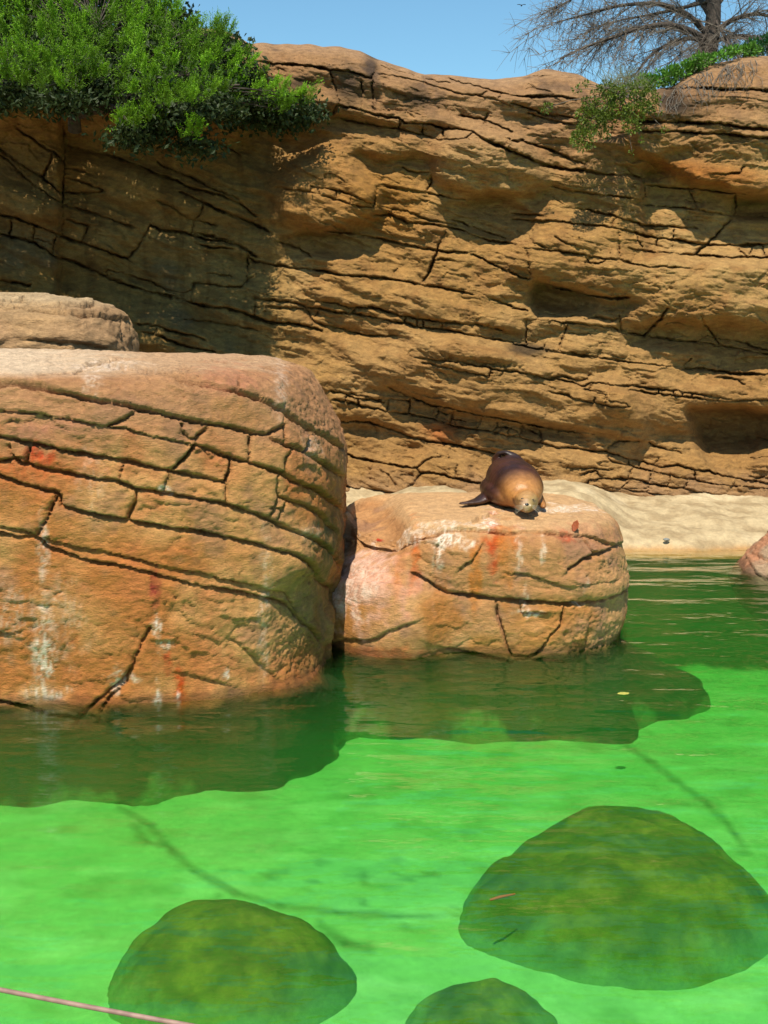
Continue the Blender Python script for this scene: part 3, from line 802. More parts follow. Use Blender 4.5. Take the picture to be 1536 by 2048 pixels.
col = mixc(C(.46, .275, .13), C(.52, .33, .165), ss(-.4, .5, n1)); col = mixc(col, C(.34, .215, .14), ss(0, .6, n2) * .7)
col = mixc(col, C(.44, .235, .075), ss(-.2, .5, fbm(PS * 1.6 + 50, 3)) * ss(.72, .45, PS[..., 2]) * .8)
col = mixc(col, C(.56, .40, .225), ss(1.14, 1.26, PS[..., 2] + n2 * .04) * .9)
col = mixc(col, C(.62, .38, .28), spot(sx_, sy_, 730, 1170, 90, 60, .5, rr) * .8)
for a, c_, k in (((985, 1090, 12, 40), C(.50, .09, .02), .95), ((1000, 1075, 26, 22), C(.50, .15, .03), .8), ((950, 1160, 9, 50), C(.50, .20, .03), .7), ((1010, 1120, 14, 70), C(.50, .22, .05), .6),
        ((828, 1110, 8, 56), C(.52, .17, .04), .8), ((800, 1160, 10, 50), C(.55, .24, .07), .6), ((750, 1042, 5, 6), C(.5, .05, .02), 1), ((880, 1240, 30, 60), C(.42, .19, .05), .6),
        ((760, 1290, 80, 14), C(.50, .2, .07), .7), ((1170, 1075, 80, 24), C(.46, .25, .15), .5), ((1130, 1075, 14, 8), C(.45, .10, .04), .7)):
    col = mixc(col, c_, spot(sx_ + wgS, sy_ + 2 * wgS, *a, .8, rr) * k * (.75 + .25 * stS))
for a, k in (((895, 1078, 32, 14), 1), ((875, 1100, 9, 26), .8), ((820, 1072, 20, 16), .8), ((978, 1050, 14, 13), .95), ((860, 1050, 110, 5), .6), ((715, 1155, 60, 40), .45), ((700, 1200, 40, 30), .5),
             ((1085, 1095, 5, 26), .5), ((1050, 1205, 4, 26), .6), ((1165, 1175, 5, 14), .5), ((1158, 1208, 14, 4), .9), ((1060, 1226, 26, 4), .7), ((1035, 1108, 5, 30), .4), ((1110, 1018, 90, 6), .8), ((745, 1228, 10, 14), .4)):
    col = mixc(col, C(.78, .72, .62), spot(sx_ + wgS, sy_ + wgS, *a, .8, rr) * k * (.2 + .8 * stS))
col = algae(PS, col * np.array([1.02, .95, .93]), .0)
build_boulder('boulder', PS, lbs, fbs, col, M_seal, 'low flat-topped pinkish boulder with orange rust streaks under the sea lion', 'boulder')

# ---- pale block behind the large boulder
JM = Joints(MIDROCK, minarea=160)
PM = boulder(-6.42, 16.6, 3.02, 1.3, 4.0, [(0, -.1), (1.5, -.05), (2.6, .0), (3.1, .04), (3.36, .16), (3.50, .34), (3.58, .6), (3.66, 1.24)], 240, 40, 215, 372, 200, tilt=(-.02, .02), seed=14, lump=.07)
PM, mx_, my_, lbm, fbm_ = dress(PM, JM, lambda px, py, P: fbm(P * np.array([2, 2, 6.]), 3, .5) * .03, 1, .05, .030, lip=.035)
n1 = fbm(PM * .9 + 4, 3); n2 = fbm(PM * 2.6 + 19, 4)
col = mixc(C(.46, .31, .17), C(.40, .265, .15), ss(-.3, .5, n1)); col = mixc(col, C(.30, .21, .12), ss(.1, .6, n2) * .5); col = mixc(col, C(.50, .40, .27), ss(3.4, 3.6, PM[..., 2]) * .6)
build_boulder('boulder', PM, lbm, fbm_, col, M_cliff, 'tan block of rock standing behind the top of the largest boulder', 'boulder')

# ---- rock at the right edge
JR = Joints([(1.8, [(1500, 1125), (1515, 1150), (1530, 1160), (1600, 1170)]), (1.5, [(1515, 1110), (1560, 1130)])], minarea=60)
PR = boulder(6.2, 16.0, 1.3, .95, 2.6, [(-1.2, -.3), (-.3, -.2), (.0, -.08), (.14, .05), (.3, .22), (.5, .42), (.66, .65), (.72, .9)], 150, 50, 150, 330, 150, seed=22, lump=.08)
PR, rx_, ry_, lbr, fbr = dress(PR, JR, None, 1, .02, .018)
n1 = fbm(PR * 2 + 4, 3); col = mixc(C(.50, .27, .16), C(.42, .30, .20), ss(-.3, .4, n1)); col = algae(PR, col, .0)
build_boulder('boulder', PR, lbr, fbr, col, M_seal, 'small orange rock at the pool edge cut off by the right side of the photo', 'boulder')

# ================================================================== SHORE, POOL FLOOR, WATER
XS = np.concatenate([np.linspace(-16, -7.2, 20), np.linspace(-7, 8, 280), np.linspace(8.2, 17, 20)]); YS = np.linspace(16.3, 20.6, 110)
X, Y = np.meshgrid(XS, YS); P3 = np.stack([X, Y, X * 0], -1)
edge = 17.15 + .14 * fbm(np.stack([X * .5, X * 0, X * 0], -1), 3) + .3 * ss(4.2, 6, X) - .35 * ss(1.0, 0, X)
t = Y - edge
Z = np.interp(t, [-1, -.25, 0, .12, .35, .9, 1.6, 2.6, 3.2, 4], [-.9, -.10, -.01, .09, .16, .24, .34, .42, .55, .8])
Z += blob(X, Y, 2.75, 18.3, .85, .8, 1.6, .46, 1.5) + blob(X, Y, .75, 18.3, .8, .6, 1.3, .34, 1.5) + blob(X, Y, -.3, 17.6, .5, .6, 1.2, .1, 1.5)
Z += fbm(P3 * 1.3, 4) * .09 * ss(.1, .7, t) + fbm(P3 * 6, 3) * .012
V = np.stack([X, Y, Z], -1); n2 = fbm(P3 * 3, 4)
col = mixc(C(.52, .42, .27), C(.40, .31, .19), ss(-.3, .5, n2)); col = mixc(col, C(.60, .50, .34), ss(.2, .6, fbm(P3 * 1.2 + 8, 3)) * .6)
col = mixc(col, C(.46, .25, .09), ss(.1, -.05, t + n2 * .06) * .85); col = mixc(col, C(.10, .09, .03), ss(-.12, -.4, t))
o = mesh_np('shore', V.reshape(-1, 3), grid_faces(110, 320)[:, ::-1], M_shore, None, col.reshape(-1, 3)); tag(o, 'pale sandy concrete shore at the foot of the cliff', kind='structure')

XS = np.concatenate([np.linspace(-16, -8.2, 30), np.linspace(-8, 8, 270), np.linspace(8.2, 16, 30)]); YS = np.concatenate([np.linspace(-2, 2, 10), np.linspace(2.1, 17.6, 260)])
X, Y = np.meshgrid(XS, YS); P3 = np.stack([X, Y, X * 0], -1)
fpx, fpy = proj(np.stack([X, Y, X * 0 - .87], -1)); fpx = np.where(Y < 2, 0, fpx); fpy = np.where(Y < 2, 3000, fpy)
Z = -.87 + .035 * fbm(P3 * .7, 3) + ss(14.0, 17.2, Y) * .78
V = np.stack([X, Y, Z], -1)
col = np.broadcast_to(C(.54, .72, .40), V.shape).copy()
n2 = fbm(P3 * 2.2, 4); n4 = fbm(P3 * np.array([1.2, 3.2, 1]) + 9, 4)
col = mixc(col, C(.30, .45, .18), ss(.1, .7, n2) * .55); col = mixc(col, C(.80, .88, .62), ss(.0, .6, n4) * .6)
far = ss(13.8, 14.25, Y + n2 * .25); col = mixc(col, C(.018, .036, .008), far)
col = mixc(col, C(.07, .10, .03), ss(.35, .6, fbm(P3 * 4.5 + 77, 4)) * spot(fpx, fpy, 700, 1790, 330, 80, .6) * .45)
floor_lines = [[(240, 1615), (300, 1650), (345, 1700), (390, 1745), (470, 1785), (560, 1815), (680, 1830), (860, 1840)], [(1250, 1490), (1300, 1520), (1350, 1560), (1420, 1610), (1470, 1665), (1490, 1710)], [(640, 1850), (690, 1890), (740, 1900)], [(270, 1650), (290, 1680), (330, 1690)]]
for pts in floor_lines:
    for (x0, y0), (x1, y1) in zip(pts, pts[1:]):
        q0, q1 = at_z(x0, y0, -.87), at_z(x1, y1, -.87); dx, dy = q1[0] - q0[0], q1[1] - q0[1]
        tt = np.clip(((X - q0[0]) * dx + (Y - q0[1]) * dy) / (dx * dx + dy * dy), 0, 1)
        dd = np.hypot(X - q0[0] - tt * dx, Y - q0[1] - tt * dy) + .025 * n2
        col = mixc(col, C(.05, .09, .025), ss(.07, .01, dd) * .5)
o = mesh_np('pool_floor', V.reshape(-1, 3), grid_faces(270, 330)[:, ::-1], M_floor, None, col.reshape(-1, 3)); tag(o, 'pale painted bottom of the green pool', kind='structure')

gs = 600.0; Vg = np.array([(-gs, -gs, -1.9), (gs, -gs, -1.9), (gs, gs, -1.9), (-gs, gs, -1.9)])
o = mesh_np('ground', Vg, np.array([(0, 1, 2, 3)]), plain_mat('dry_soil', (.20, .16, .11), .9, (.13, .11, .07), .6), None, None, False); tag(o, 'flat dry ground around and below the pool enclosure', kind='structure')

def mound(outline, zc, name_label, seed, group=None):
    """a low algae-covered rock on the pool bottom whose foot follows the given outline"""
    pts = np.array([at_z(x, y, -.80)[:2] for x, y in outline]); c = pts.mean(0); rel_ = pts - c
    ang = np.arctan2(rel_[:, 1], rel_[:, 0]); rad = np.hypot(*rel_.T); k = np.argsort(ang); ang, rad = ang[k], rad[k]
    th = np.linspace(0, 2 * math.pi, 140, endpoint=False)
    rr_ = np.interp(th, np.concatenate([ang - 2 * math.pi, ang, ang + 2 * math.pi]), np.tile(rad, 3))
    ft = np.fft.rfft(rr_); ft[16:] = 0; rr_ = np.fft.irfft(ft, 140)
    s_ = np.linspace(1.04, 0.0, 60); rows = []
    for s in s_:
        h = (1 - min(s, 1) ** 3.2) ** .75 * zc
        x = c[0] + rr_ * s * np.cos(th); y = c[1] + rr_ * s * np.sin(th)
        z = -1.0 + h * 1.12 + 0 * th; rows.append(np.stack([x, y, z], -1))
    P = np.array(rows); P[..., 2] += fbm(P * 2.0 + seed, 3) * .05; P[..., :2] += (fbm(P * 6 + seed, 3) * .02)[..., None]
    n = fbm(P * 3 + seed, 4); n5 = fbm(P * 11 + seed, 3)
    col = mixc(C(.19, .23, .05), C(.33, .32, .07), ss(-.4, .5, n)); col = mixc(col, C(.10, .13, .03), ss(.0, .7, n5) * .3)
    col = mixc(col, C(.38, .48, .27), ss(.26, .0, P[..., 2] + .86 + fbm(P * 2.6 + seed * 3, 4) * .16) * .85)
    o = mesh_np('submerged_boulder', P.reshape(-1, 3), grid_faces(60, 140, True), M_mound, None, col.reshape(-1, 3))
    return tag(o, name_label, 'boulder')
mound([(905, 1815), (985, 1735), (1050, 1680), (1120, 1645), (1200, 1625), (1290, 1628), (1370, 1655), (1450, 1700), (1530, 1760), (1575, 1820), (1560, 1880), (1480, 1935), (1390, 1962), (1280, 1970), (1160, 1955), (1060, 1925), (960, 1895), (900, 1870)], .52, 'largest dark algae-covered boulder under the green water', 3)
mound([(205, 1960), (230, 1905), (290, 1862), (350, 1835), (430, 1825), (510, 1828), (580, 1845), (640, 1875), (700, 1905), (730, 1955), (690, 2010), (620, 2045), (520, 2075), (400, 2085), (290, 2070), (220, 2030)], .46, 'dark algae-covered boulder under the water beside the cable', 13)
mound([(785, 2050), (800, 2010), (880, 1996), (960, 1992), (1040, 1998), (1110, 2018), (1145, 2050), (1130, 2110), (1020, 2150), (880, 2145), (800, 2100)], .36, 'small submerged boulder cut off by the bottom edge of the photo', 23)

# water: one closed body, its surface mirrors at low angles, its depth swallows red and blue
m, nt = new_mat('pool_water'); L = nt.links.new
out = nd(nt, 'ShaderNodeOutputMaterial'); tr = nd(nt, 'ShaderNodeBsdfTransparent'); tr.inputs[0].default_value = (.97, .99, .97, 1)
gl = nd(nt, 'ShaderNodeBsdfGlossy'); gl.inputs['Roughness'].default_value = .02; gl.inputs[0].default_value = (1, 1, 1, 1)
fr = nd(nt, 'ShaderNodeFresnel'); fr.inputs[0].default_value = 1.33; ms = nd(nt, 'ShaderNodeMixShader')
geo = nd(nt, 'ShaderNodeNewGeometry'); mp = nd(nt, 'ShaderNodeMapping'); mp.inputs['Scale'].default_value = (.8, 1.9, 1); L(geo.outputs['Position'], mp.inputs[0])
w1 = nd(nt, 'ShaderNodeTexNoise'); w1.inputs['Scale'].default_value = 2.2; w1.inputs['Detail'].default_value = 3; w1.inputs['Roughness'].default_value = .5; L(mp.outputs[0], w1.inputs[0])
w2 = nd(nt, 'ShaderNodeTexNoise'); w2.inputs['Scale'].default_value = .7; w2.inputs['Detail'].default_value = 2; L(mp.outputs[0], w2.inputs[0])
ma = nd(nt, 'ShaderNodeMath', operation='MULTIPLY_ADD'); L(w2.outputs[0], ma.inputs[0]); ma.inputs[1].default_value = 3.4; L(w1.outputs[0], ma.inputs[2])
bp = nd(nt, 'ShaderNodeBump'); bp.inputs['Strength'].default_value = 1; bp.inputs['Distance'].default_value = .024; L(ma.outputs[0], bp.inputs['Height'])
L(bp.outputs[0], gl.inputs['Normal']); L(bp.outputs[0], fr.inputs['Normal']); L(fr.outputs[0], ms.inputs[0]); L(tr.outputs[0], ms.inputs[1]); L(gl.outputs[0], ms.inputs[2]); L(ms.outputs[0], out.inputs[0])
va = nd(nt, 'ShaderNodeVolumeAbsorption'); va.inputs[0].default_value = (.30, .92, .30, 1); va.inputs[1].default_value = .95; vs = nd(nt, 'ShaderNodeVolumeScatter'); vs.inputs[0].default_value = (.16, 1.0, .20, 1); vs.inputs['Density'].default_value = .25; vs.inputs['Anisotropy'].default_value = .2
vadd = nd(nt, 'ShaderNodeAddShader'); L(va.outputs[0], vadd.inputs[0]); L(vs.outputs[0], vadd.inputs[1]); L(vadd.outputs[0], out.inputs[1])
zb = -1.6; x0, x1, y0, y1 = -15.8, 15.8, -1.5, 17.6
V = np.array([(x, y, z) for z in (zb, 0) for y in (y0, y1) for x in (x0, x1)], float)
Fw = np.array([(4, 5, 7, 6), (0, 2, 3, 1), (0, 1, 5, 4), (1, 3, 7, 5), (3, 2, 6, 7), (2, 0, 4, 6)])
o = mesh_np('water', V, Fw, m, None, None, False); tag(o, 'clear bright green pool water with gentle ripples', kind='structure')

# ================================================================== PLANTS
def tubes(paths, sides=4):
    """paths: list of (points (n,3), radii (n,)) -> one vertex / quad-face array"""
    Vs, Fs, base = [], [], 0
    a = np.linspace(0, 2 * math.pi, sides, endpoint=False); ca, sa = np.cos(a), np.sin(a)
    for P, r in paths:
        P = np.asarray(P, float); n = len(P); T = np.gradient(P, axis=0); T /= np.linalg.norm(T, axis=1)[:, None] + 1e-9
        ref = np.where(np.abs(T[:, 2:3]) > .9, np.array([[1., 0, 0]]), np.array([[0, 0, 1.]]))
        A = np.cross(T, ref); A /= np.linalg.norm(A, axis=1)[:, None] + 1e-9; B = np.cross(T, A)
        r = np.asarray(r, float)
        V = P[:, None] + (A[:, None] * ca[None, :, None] + B[:, None] * sa[None, :, None]) * r[:, None, None]
        Vs.append(V.reshape(-1, 3)); Fs.append(grid_faces(n, sides, True) + base); base += n * sides
    return np.concatenate(Vs), np.concatenate(Fs)
def leaves(Pc, D, length, width, jitter=.35, col=None):
    """kite-shaped leaves at Pc pointing along D"""
    n = len(Pc); D = D + rng.normal(size=(n, 3)) * jitter; D /= np.linalg.norm(D, axis=1)[:, None]
    S = np.cross(D, rng.normal(size=(n, 3))); S /= np.linalg.norm(S, axis=1)[:, None] + 1e-9; N = np.cross(S, D)
    l = (length * rng.uniform(.6, 1.3, n))[:, None]; w = (width * rng.uniform(.7, 1.3, n))[:, None]
    V = np.stack([Pc, Pc + D * l * .5 + S * w * .5 + N * w * .15, Pc + D * l, Pc + D * l * .5 - S * w * .5 + N * w * .15], 1).reshape(-1, 3)
    Fc = np.arange(4 * n).reshape(-1, 4)
    return V, Fc, None if col is None else np.repeat(col, 4, 0)
M_jun = plain_mat('juniper_leaf', (1, 1, 1), .55, (.8, .85, .7), 9, .3, trans=.3, attr=True)
M_leaf = plain_mat('green_leaf', (1, 1, 1), .5, (.75, .8, .6), 12, .35, trans=.3, attr=True)
M_bark = plain_mat('grey_bark', (.085, .066, .052), .9, (.045, .036, .030), 14, .2, bump=.01)
M_twig = plain_mat('twig_bark', (.19, .16, .125), .85, (.12, .10, .08), 14, .2)

# ---- juniper spilling over the cliff top
def inpoly(x, y, poly):
    r = np.zeros(len(x), bool); j = len(poly) - 1
    for i in range(len(poly)):
        xi, yi = poly[i]; xj, yj = poly[j]
        r ^= ((yi > y) != (yj > y)) & (x < (xj - xi) * (y - yi) / (yj - yi + 1e-9) + xi); j = i
    return r
jpoly = [(-160, -140), (120, -150), (250, -60), (335, -10), (360, 22), (440, 42), (455, 62), (462, 92), (490, 112), (510, 140), (545, 168), (600, 192), (570, 216), (520, 206), (480, 214), (440, 212), (395, 206), (360, 200), (330, 232), (290, 232),
         (258, 182), (232, 172), (200, 152), (150, 172), (100, 168), (60, 178), (20, 160), (-160, 190)]
def jdepth(px, py): return 1.6 * ss(415, 495, px) * ss(60, 150, py) + 20.6 - 2.9 * ss(-60, 210, py + 0.02 * px) - .25 * ss(300, 0, px)
jun = empty('juniper_bush', tuple(at(150, 240, 19.3))); tag(jun, 'dense green spreading juniper hanging over the top left of the cliff', 'juniper bush')
x = rng.uniform(-160, 640, 9000); y = rng.uniform(-150, 240, 9000); k = inpoly(x, y, jpoly); x, y = x[k], y[k]
# thinned into separate plumes
sel = []
for i in range(len(x)):
    if all((x[i] - x[j]) ** 2 + ((y[i] - y[j]) * 1.3) ** 2 > 19 ** 2 for j in sel): sel.append(i)
tx, ty = x[sel], y[sel]
ph = (ty + .10 * tx + 26 * noise(np.stack([tx / 110, ty / 200, tx * 0 + 4], -1))) / 50; ph -= np.floor(ph); k = ph < .66
tx, ty, ph = tx[k], ty[k], ph[k]; td = jdepth(tx, ty) + .32 - .95 * ph + rng.normal(size=len(tx)) * .08
extra = [(258, 236, 17.75), (272, 246, 17.7), (240, 240, 17.8), (392, 262, 17.75), (376, 258, 17.75), (600, 192, 19.55), (618, 193, 19.6), (575, 205, 19.5), (550, 208, 19.45), (588, 198, 19.5), (385, 85, 18.6), (425, 60, 19.2), (445, 54, 19.3), (350, 16, 20.0)]
tx = np.append(tx, [a[0] for a in extra]); ty = np.append(ty, [a[1] for a in extra]); td = np.append(td, [a[2] for a in extra])
tc = at(tx, ty, td); root = at(150, 235, 19.6)
paths = []; PL, DL, CL = [], [], []
for i, c in enumerate(tc):
    out_ = c - (root + np.array([0, .9, .6])); out_ /= np.linalg.norm(out_)
    ax = out_ * .7 + np.array([.15, -.25, .75]) + rng.normal(size=3) * .15; ax /= np.linalg.norm(ax)
    tone = rng.uniform(.55, 1.35); big = rng.uniform(.75, 1.3)
    for s in range(37):
        f = rng.uniform(0, 1); base = c + ax * (f * .26 - .16) * big + rng.normal(size=3) * .02
        dv = ax * (.55 + .6 * f) + rng.normal(size=3) * np.array([.75, .6, .35]) * (.92 - .62 * f); dv /= np.linalg.norm(dv); ln = rng.uniform(.10, .19) * big
        m_ = 17; tt = np.linspace(.08, 1, m_)
        pts = base + dv * (tt * ln)[:, None] + np.array([0, 0, .035]) * (tt ** 2)[:, None]
        PL.append(pts + rng.normal(size=(m_, 3)) * .006); DL.append(np.tile(dv, (m_, 1)) * 1.1 + rng.normal(size=(m_, 3)) * .55)
        g = np.array([.17, .33, .012]) * tone * rng.uniform(.8, 1.2); CL.append(g[None] * (.7 + .6 * tt)[:, None])
PL = np.concatenate(PL); DL = np.concatenate(DL); CL = np.concatenate(CL)
V, Fc, cv = leaves(PL, DL, .036, .0095, .25, CL)
o = mesh_np('foliage', V, Fc, M_jun, jun, cv, False); o['kind'] = 'stuff'
# inner layers of the bush, coloured darker to imitate shade between the plumes
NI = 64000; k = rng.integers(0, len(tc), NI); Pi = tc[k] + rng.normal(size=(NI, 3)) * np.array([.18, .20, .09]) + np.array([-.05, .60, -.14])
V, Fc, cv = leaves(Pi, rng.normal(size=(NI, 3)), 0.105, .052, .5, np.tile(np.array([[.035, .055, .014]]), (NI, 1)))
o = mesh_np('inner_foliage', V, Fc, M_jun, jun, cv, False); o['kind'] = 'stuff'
def limb(p0, p1, r0, r1, n=10, sag=.15, wob=.05):
    t = np.linspace(0, 1, n)[:, None]; P = p0 + (p1 - p0) * t + np.array([0, 0, 1.]) * (np.sin(t * math.pi) * sag) + noise(np.concatenate([t * 3 + p0[0] * 7, t * 0 + p1[2], t * 0 + p1[0]], 1))[:, None] * wob * np.sin(t * math.pi)
    return P, np.linspace(r0, r1, n)
mains = [at(60, 140, 18.4), at(150, 130, 18.3), at(270, 120, 18.5), at(380, 150, 18.4), at(480, 170, 18.6), at(200, 40, 19.8), at(380, 60, 19.5), at(-60, 100, 18.8), at(250, 225, 18.1), at(370, 235, 18.1)]
for mpt in mains:
    V, Fc = tubes([limb(root, mpt, .055, .016)], 7); mesh_np('branch', V, Fc, M_bark, jun)
V, Fc = tubes([limb(at(150, 262, 20.0), root, .11, .07)], 9); mesh_np('trunk', V, Fc, M_bark, jun)
tw = []
for i in range(0, len(tc)):
    j = int(np.argmin([np.linalg.norm(tc[i] - q) for q in mains])); p0 = root + (mains[j] - root) * rng.uniform(.5, 1.0)
    tw.append(limb(p0, tc[i] - np.array([0, -.05, .05]), .012, .004, 6, .03, .03))
V, Fc = tubes(tw, 3); o = mesh_np('twigs', V, Fc, M_bark, jun); o['kind'] = 'stuff'

# ---- bare tree above the right of the cliff
tree = empty('bare_tree', tuple(at(1412, 150, 23.6))); tag(tree, 'leafless grey tree with fine drooping twigs above the cliff top', 'tree')
TY = 23.6
def pth(pts, r0, r1, yy=TY, yend=None):
    pts = np.array(pts, float); n = 4 * len(pts); t = np.linspace(0, 1, n); s = np.linspace(0, 1, len(pts))
    xx = np.interp(t, s, pts[:, 0]); y2 = np.interp(t, s, pts[:, 1]); d = np.linspace(yy, yy if yend is None else yend, n)
    for _ in range(2): xx[1:-1] = (xx[:-2] + 2 * xx[1:-1] + xx[2:]) / 4; y2[1:-1] = (y2[:-2] + 2 * y2[1:-1] + y2[2:]) / 4
    return at(xx, y2, d), np.linspace(r0, r1, n)
tr_p = pth([(1405, 190), (1412, 120), (1424, 70), (1428, 20), (1425, -60), (1430, -200), (1432, -330)], .20, .07)
V, Fc = tubes([tr_p], 12); mesh_np('trunk', V, Fc, M_bark, tree)
limbs = [pth([(1418, 85), (1385, 62), (1330, 47), (1270, 58), (1215, 78), (1165, 96), (1120, 118)], .07, .012, TY, TY - 1.2),
         pth([(1420, 75), (1380, 30), (1320, 5), (1240, 10), (1170, 30), (1110, 45)], .06, .010, TY, TY - .6),
         pth([(1418, 90), (1385, 75), (1340, 85), (1300, 110), (1270, 150), (1240, 172)], .05, .008, TY, TY - .9),
         pth([(1425, 40), (1390, -20), (1320, -50), (1230, -40), (1150, -5), (1105, 20)], .06, .010, TY, TY + .8),
         pth([(1425, 10), (1400, -70), (1340, -120), (1250, -110), (1170, -70)], .06, .010, TY, TY - .8),
         pth([(1424, 70), (1460, 40), (1510, 25), (1570, 40), (1620, 75)], .06, .010, TY, TY - .6),
         pth([(1422, 88), (1455, 72), (1500, 70), (1540, 90), (1570, 130)], .045, .008, TY, TY - 1.0),
         pth([(1426, 20), (1470, -40), (1530, -70), (1610, -50)], .06, .010, TY, TY + .6),
         pth([(1428, -20), (1450, -100), (1520, -150), (1600, -140)], .06, .010, TY, TY - .4),
         pth([(1418, 60), (1400, 90), (1380, 130), (1375, 165)], .03, .006, TY, TY - 1.0),
         pth([(1426, 30), (1440, 60), (1470, 100), (1480, 135)], .03, .006, TY, TY - .9),
         pth([(1426, 0), (1350, 20), (1300, 30), (1240, 40), (1180, 60)], .04, .008, TY, TY + .4)]
for l_ in limbs:
    V, Fc = tubes([l_], 7); mesh_np('limb', V, Fc, M_bark, tree)
subs, twg = [], []
for P, r in limbs:
    n = len(P); r = r * .66
    for s in range(34):
        i = int(rng.uniform(.16, 1) * (n - 1)); p0 = P[i]; T = P[min(i + 1, n - 1)] - P[max(i - 1, 0)]; T /= np.linalg.norm(T)
        dv = T * .7 + rng.normal(size=3) * np.array([.5, .6, .35]) + np.array([0, 0, -.10]); dv /= np.linalg.norm(dv); ln = rng.uniform(.35, 1.15)
        t = np.linspace(0, 1, 7)[:, None]; Q = p0 + dv * ln * t + np.array([0, 0, -.10 * ln]) * t ** 2 + rng.normal(size=(7, 3)) * .015 * t
        subs.append((Q, np.linspace(max(r[i] * .45, .006), .004, 7)))
        for u in range(25):
            a = rng.integers(1, 7); q0 = Q[a]; d2 = dv * .5 + rng.normal(size=3) * .55; d2 /= np.linalg.norm(d2); l2 = rng.uniform(.12, .42)
            t2 = np.linspace(0, 1, 4)[:, None]; twg.append((q0 + d2 * l2 * t2 + np.array([0, 0, -.12 * l2]) * t2 ** 2, np.linspace(.0042, .0020, 4)))
V, Fc = tubes(subs, 4); o = mesh_np('branches', V, Fc, M_twig, tree); o['kind'] = 'stuff'
V, Fc = tubes(twg, 3); o = mesh_np('twigs', V, Fc, M_twig, tree); o['kind'] = 'stuff'

# ---- leafy shrubs
def shrub(name, label, cat, cells, colr, size, n_per, base, stems=True, up=.6):
    """cells: (px, py, depth, radius in m)"""
    ro = empty(name, tuple(base)); tag(ro, label, cat); Pp, Dd, Cc, st = [], [], [], []
    for (a, b, Y_, r) in cells:
        c = at(a, b, Y_); n = int(n_per * (r / .2) ** 2); d = rng.normal(size=(n, 3)); d /= np.linalg.norm(d, axis=1)[:, None]
        Pp.append(c + d * (r * rng.uniform(.35, 1, n) ** .6)[:, None] * np.array([1, .8, .8])); Dd.append(d * .7 + np.array([0, -.2, up]))
        Cc.append(np.array(colr)[None] * rng.uniform(.55, 1.35, (n, 1)) * rng.uniform(.8, 1.2)); st.append(limb(np.array(base, float), c, .010, .003, 7, .06, .05))
    V, Fc, cv = leaves(np.concatenate(Pp), np.concatenate(Dd), size, size * .5, .4, np.concatenate(Cc)); o = mesh_np('foliage', V, Fc, M_leaf, ro, cv, False); o['kind'] = 'stuff'
    if stems: V, Fc = tubes(st, 4); o = mesh_np('stems', V, Fc, M_twig, ro); o['kind'] = 'stuff'
    return ro
cells = []
for (a, b) in [(1160, 225), (1180, 205), (1195, 185), (1215, 200), (1235, 190), (1255, 205), (1275, 190), (1165, 250), (1185, 240), (1205, 230), (1230, 225), (1250, 230), (1270, 225), (1285, 210), (1155, 275), (1170, 285), (1180, 265), (1205, 255), (1225, 248), (1262, 248), (1300, 200), (1220, 178), (1250, 178), (1280, 172), (1160, 262)]:
    cells.append((a + rng.normal() * 4, b + rng.normal() * 3, 19.9 - .15 * (b - 170) / 100 + rng.normal() * .05, rng.choice([.09, .12, .15, .20])))
for k in range(26): cells.append((rng.normal(1225, 48), 168 + abs(rng.normal(0, 62)), 19.8 + rng.normal() * .06, rng.uniform(.04, .1)))
shrub('hanging_shrub', 'dull green leafy creeper hanging down the notch in the cliff top', 'creeper', cells, (.135, .18, .022), .052, 330, at(1240, 190, 20.3), up=-.1)
cells = [(x_ + rng.normal() * 3, y_ + rng.normal() * 3, 21.3 + rng.normal() * .1, rng.uniform(.09, .16)) for x_, y_ in [(1290, 165), (1305, 158), (1320, 150), (1335, 160), (1350, 145), (1365, 138), (1340, 140), (1380, 132), (1395, 128), (1410, 122), (1425, 118), (1400, 118), (1385, 140), (1315, 168), (1335, 168), (1440, 112), (1455, 108), (1470, 104), (1488, 100), (1500, 98)]]
shrub('leafy_shrub', 'bright green leafy shrub growing behind the cliff top at the foot of the bare tree', 'shrub', cells, (.12, .27, .03), .07, 330, at(1370, 165, 21.4))
cells = [(x_ + rng.normal() * 3, y_ + rng.normal() * 3, 22.3 + rng.normal() * .1, rng.uniform(.10, .18)) for x_, y_ in [(1505, 92), (1520, 82), (1535, 75), (1550, 78), (1530, 95), (1515, 102), (1545, 98), (1498, 102), (1560, 90)]]
shrub('leafy_shrub', 'dark green shrub cut off by the right edge beside the bare tree', 'shrub', cells, (.03, .13, .03), .065, 190, at(1540, 130, 22.3))
# tall grass in the notch
wd = empty('tall_weeds', tuple(at(1250, 175, 20.9))); tag(wd, 'clump of tall thin grey-green weeds in the notch of the cliff top', 'weeds'); st = []
for i in range(230):
    a = rng.uniform(1205, 1300); p0 = at(a, 180, 20.9 + rng.normal() * .15); h = rng.uniform(.15, .5) * (1.1 - abs(a - 1245) / 90); t = np.linspace(0, 1, 5)[:, None]
    dv = np.array([rng.normal() * .25, rng.normal() * .2, 1]); st.append((p0 + dv * h * t + np.array([rng.normal() * .12, 0, -.05]) * t ** 2, np.linspace(.006, .002, 5)))
V, Fc = tubes(st, 3); o = mesh_np('stalks', V, Fc, plain_mat('weed_stalk', (.10, .14, .05), .7, (.16, .14, .08), 20), wd); o['kind'] = 'stuff'
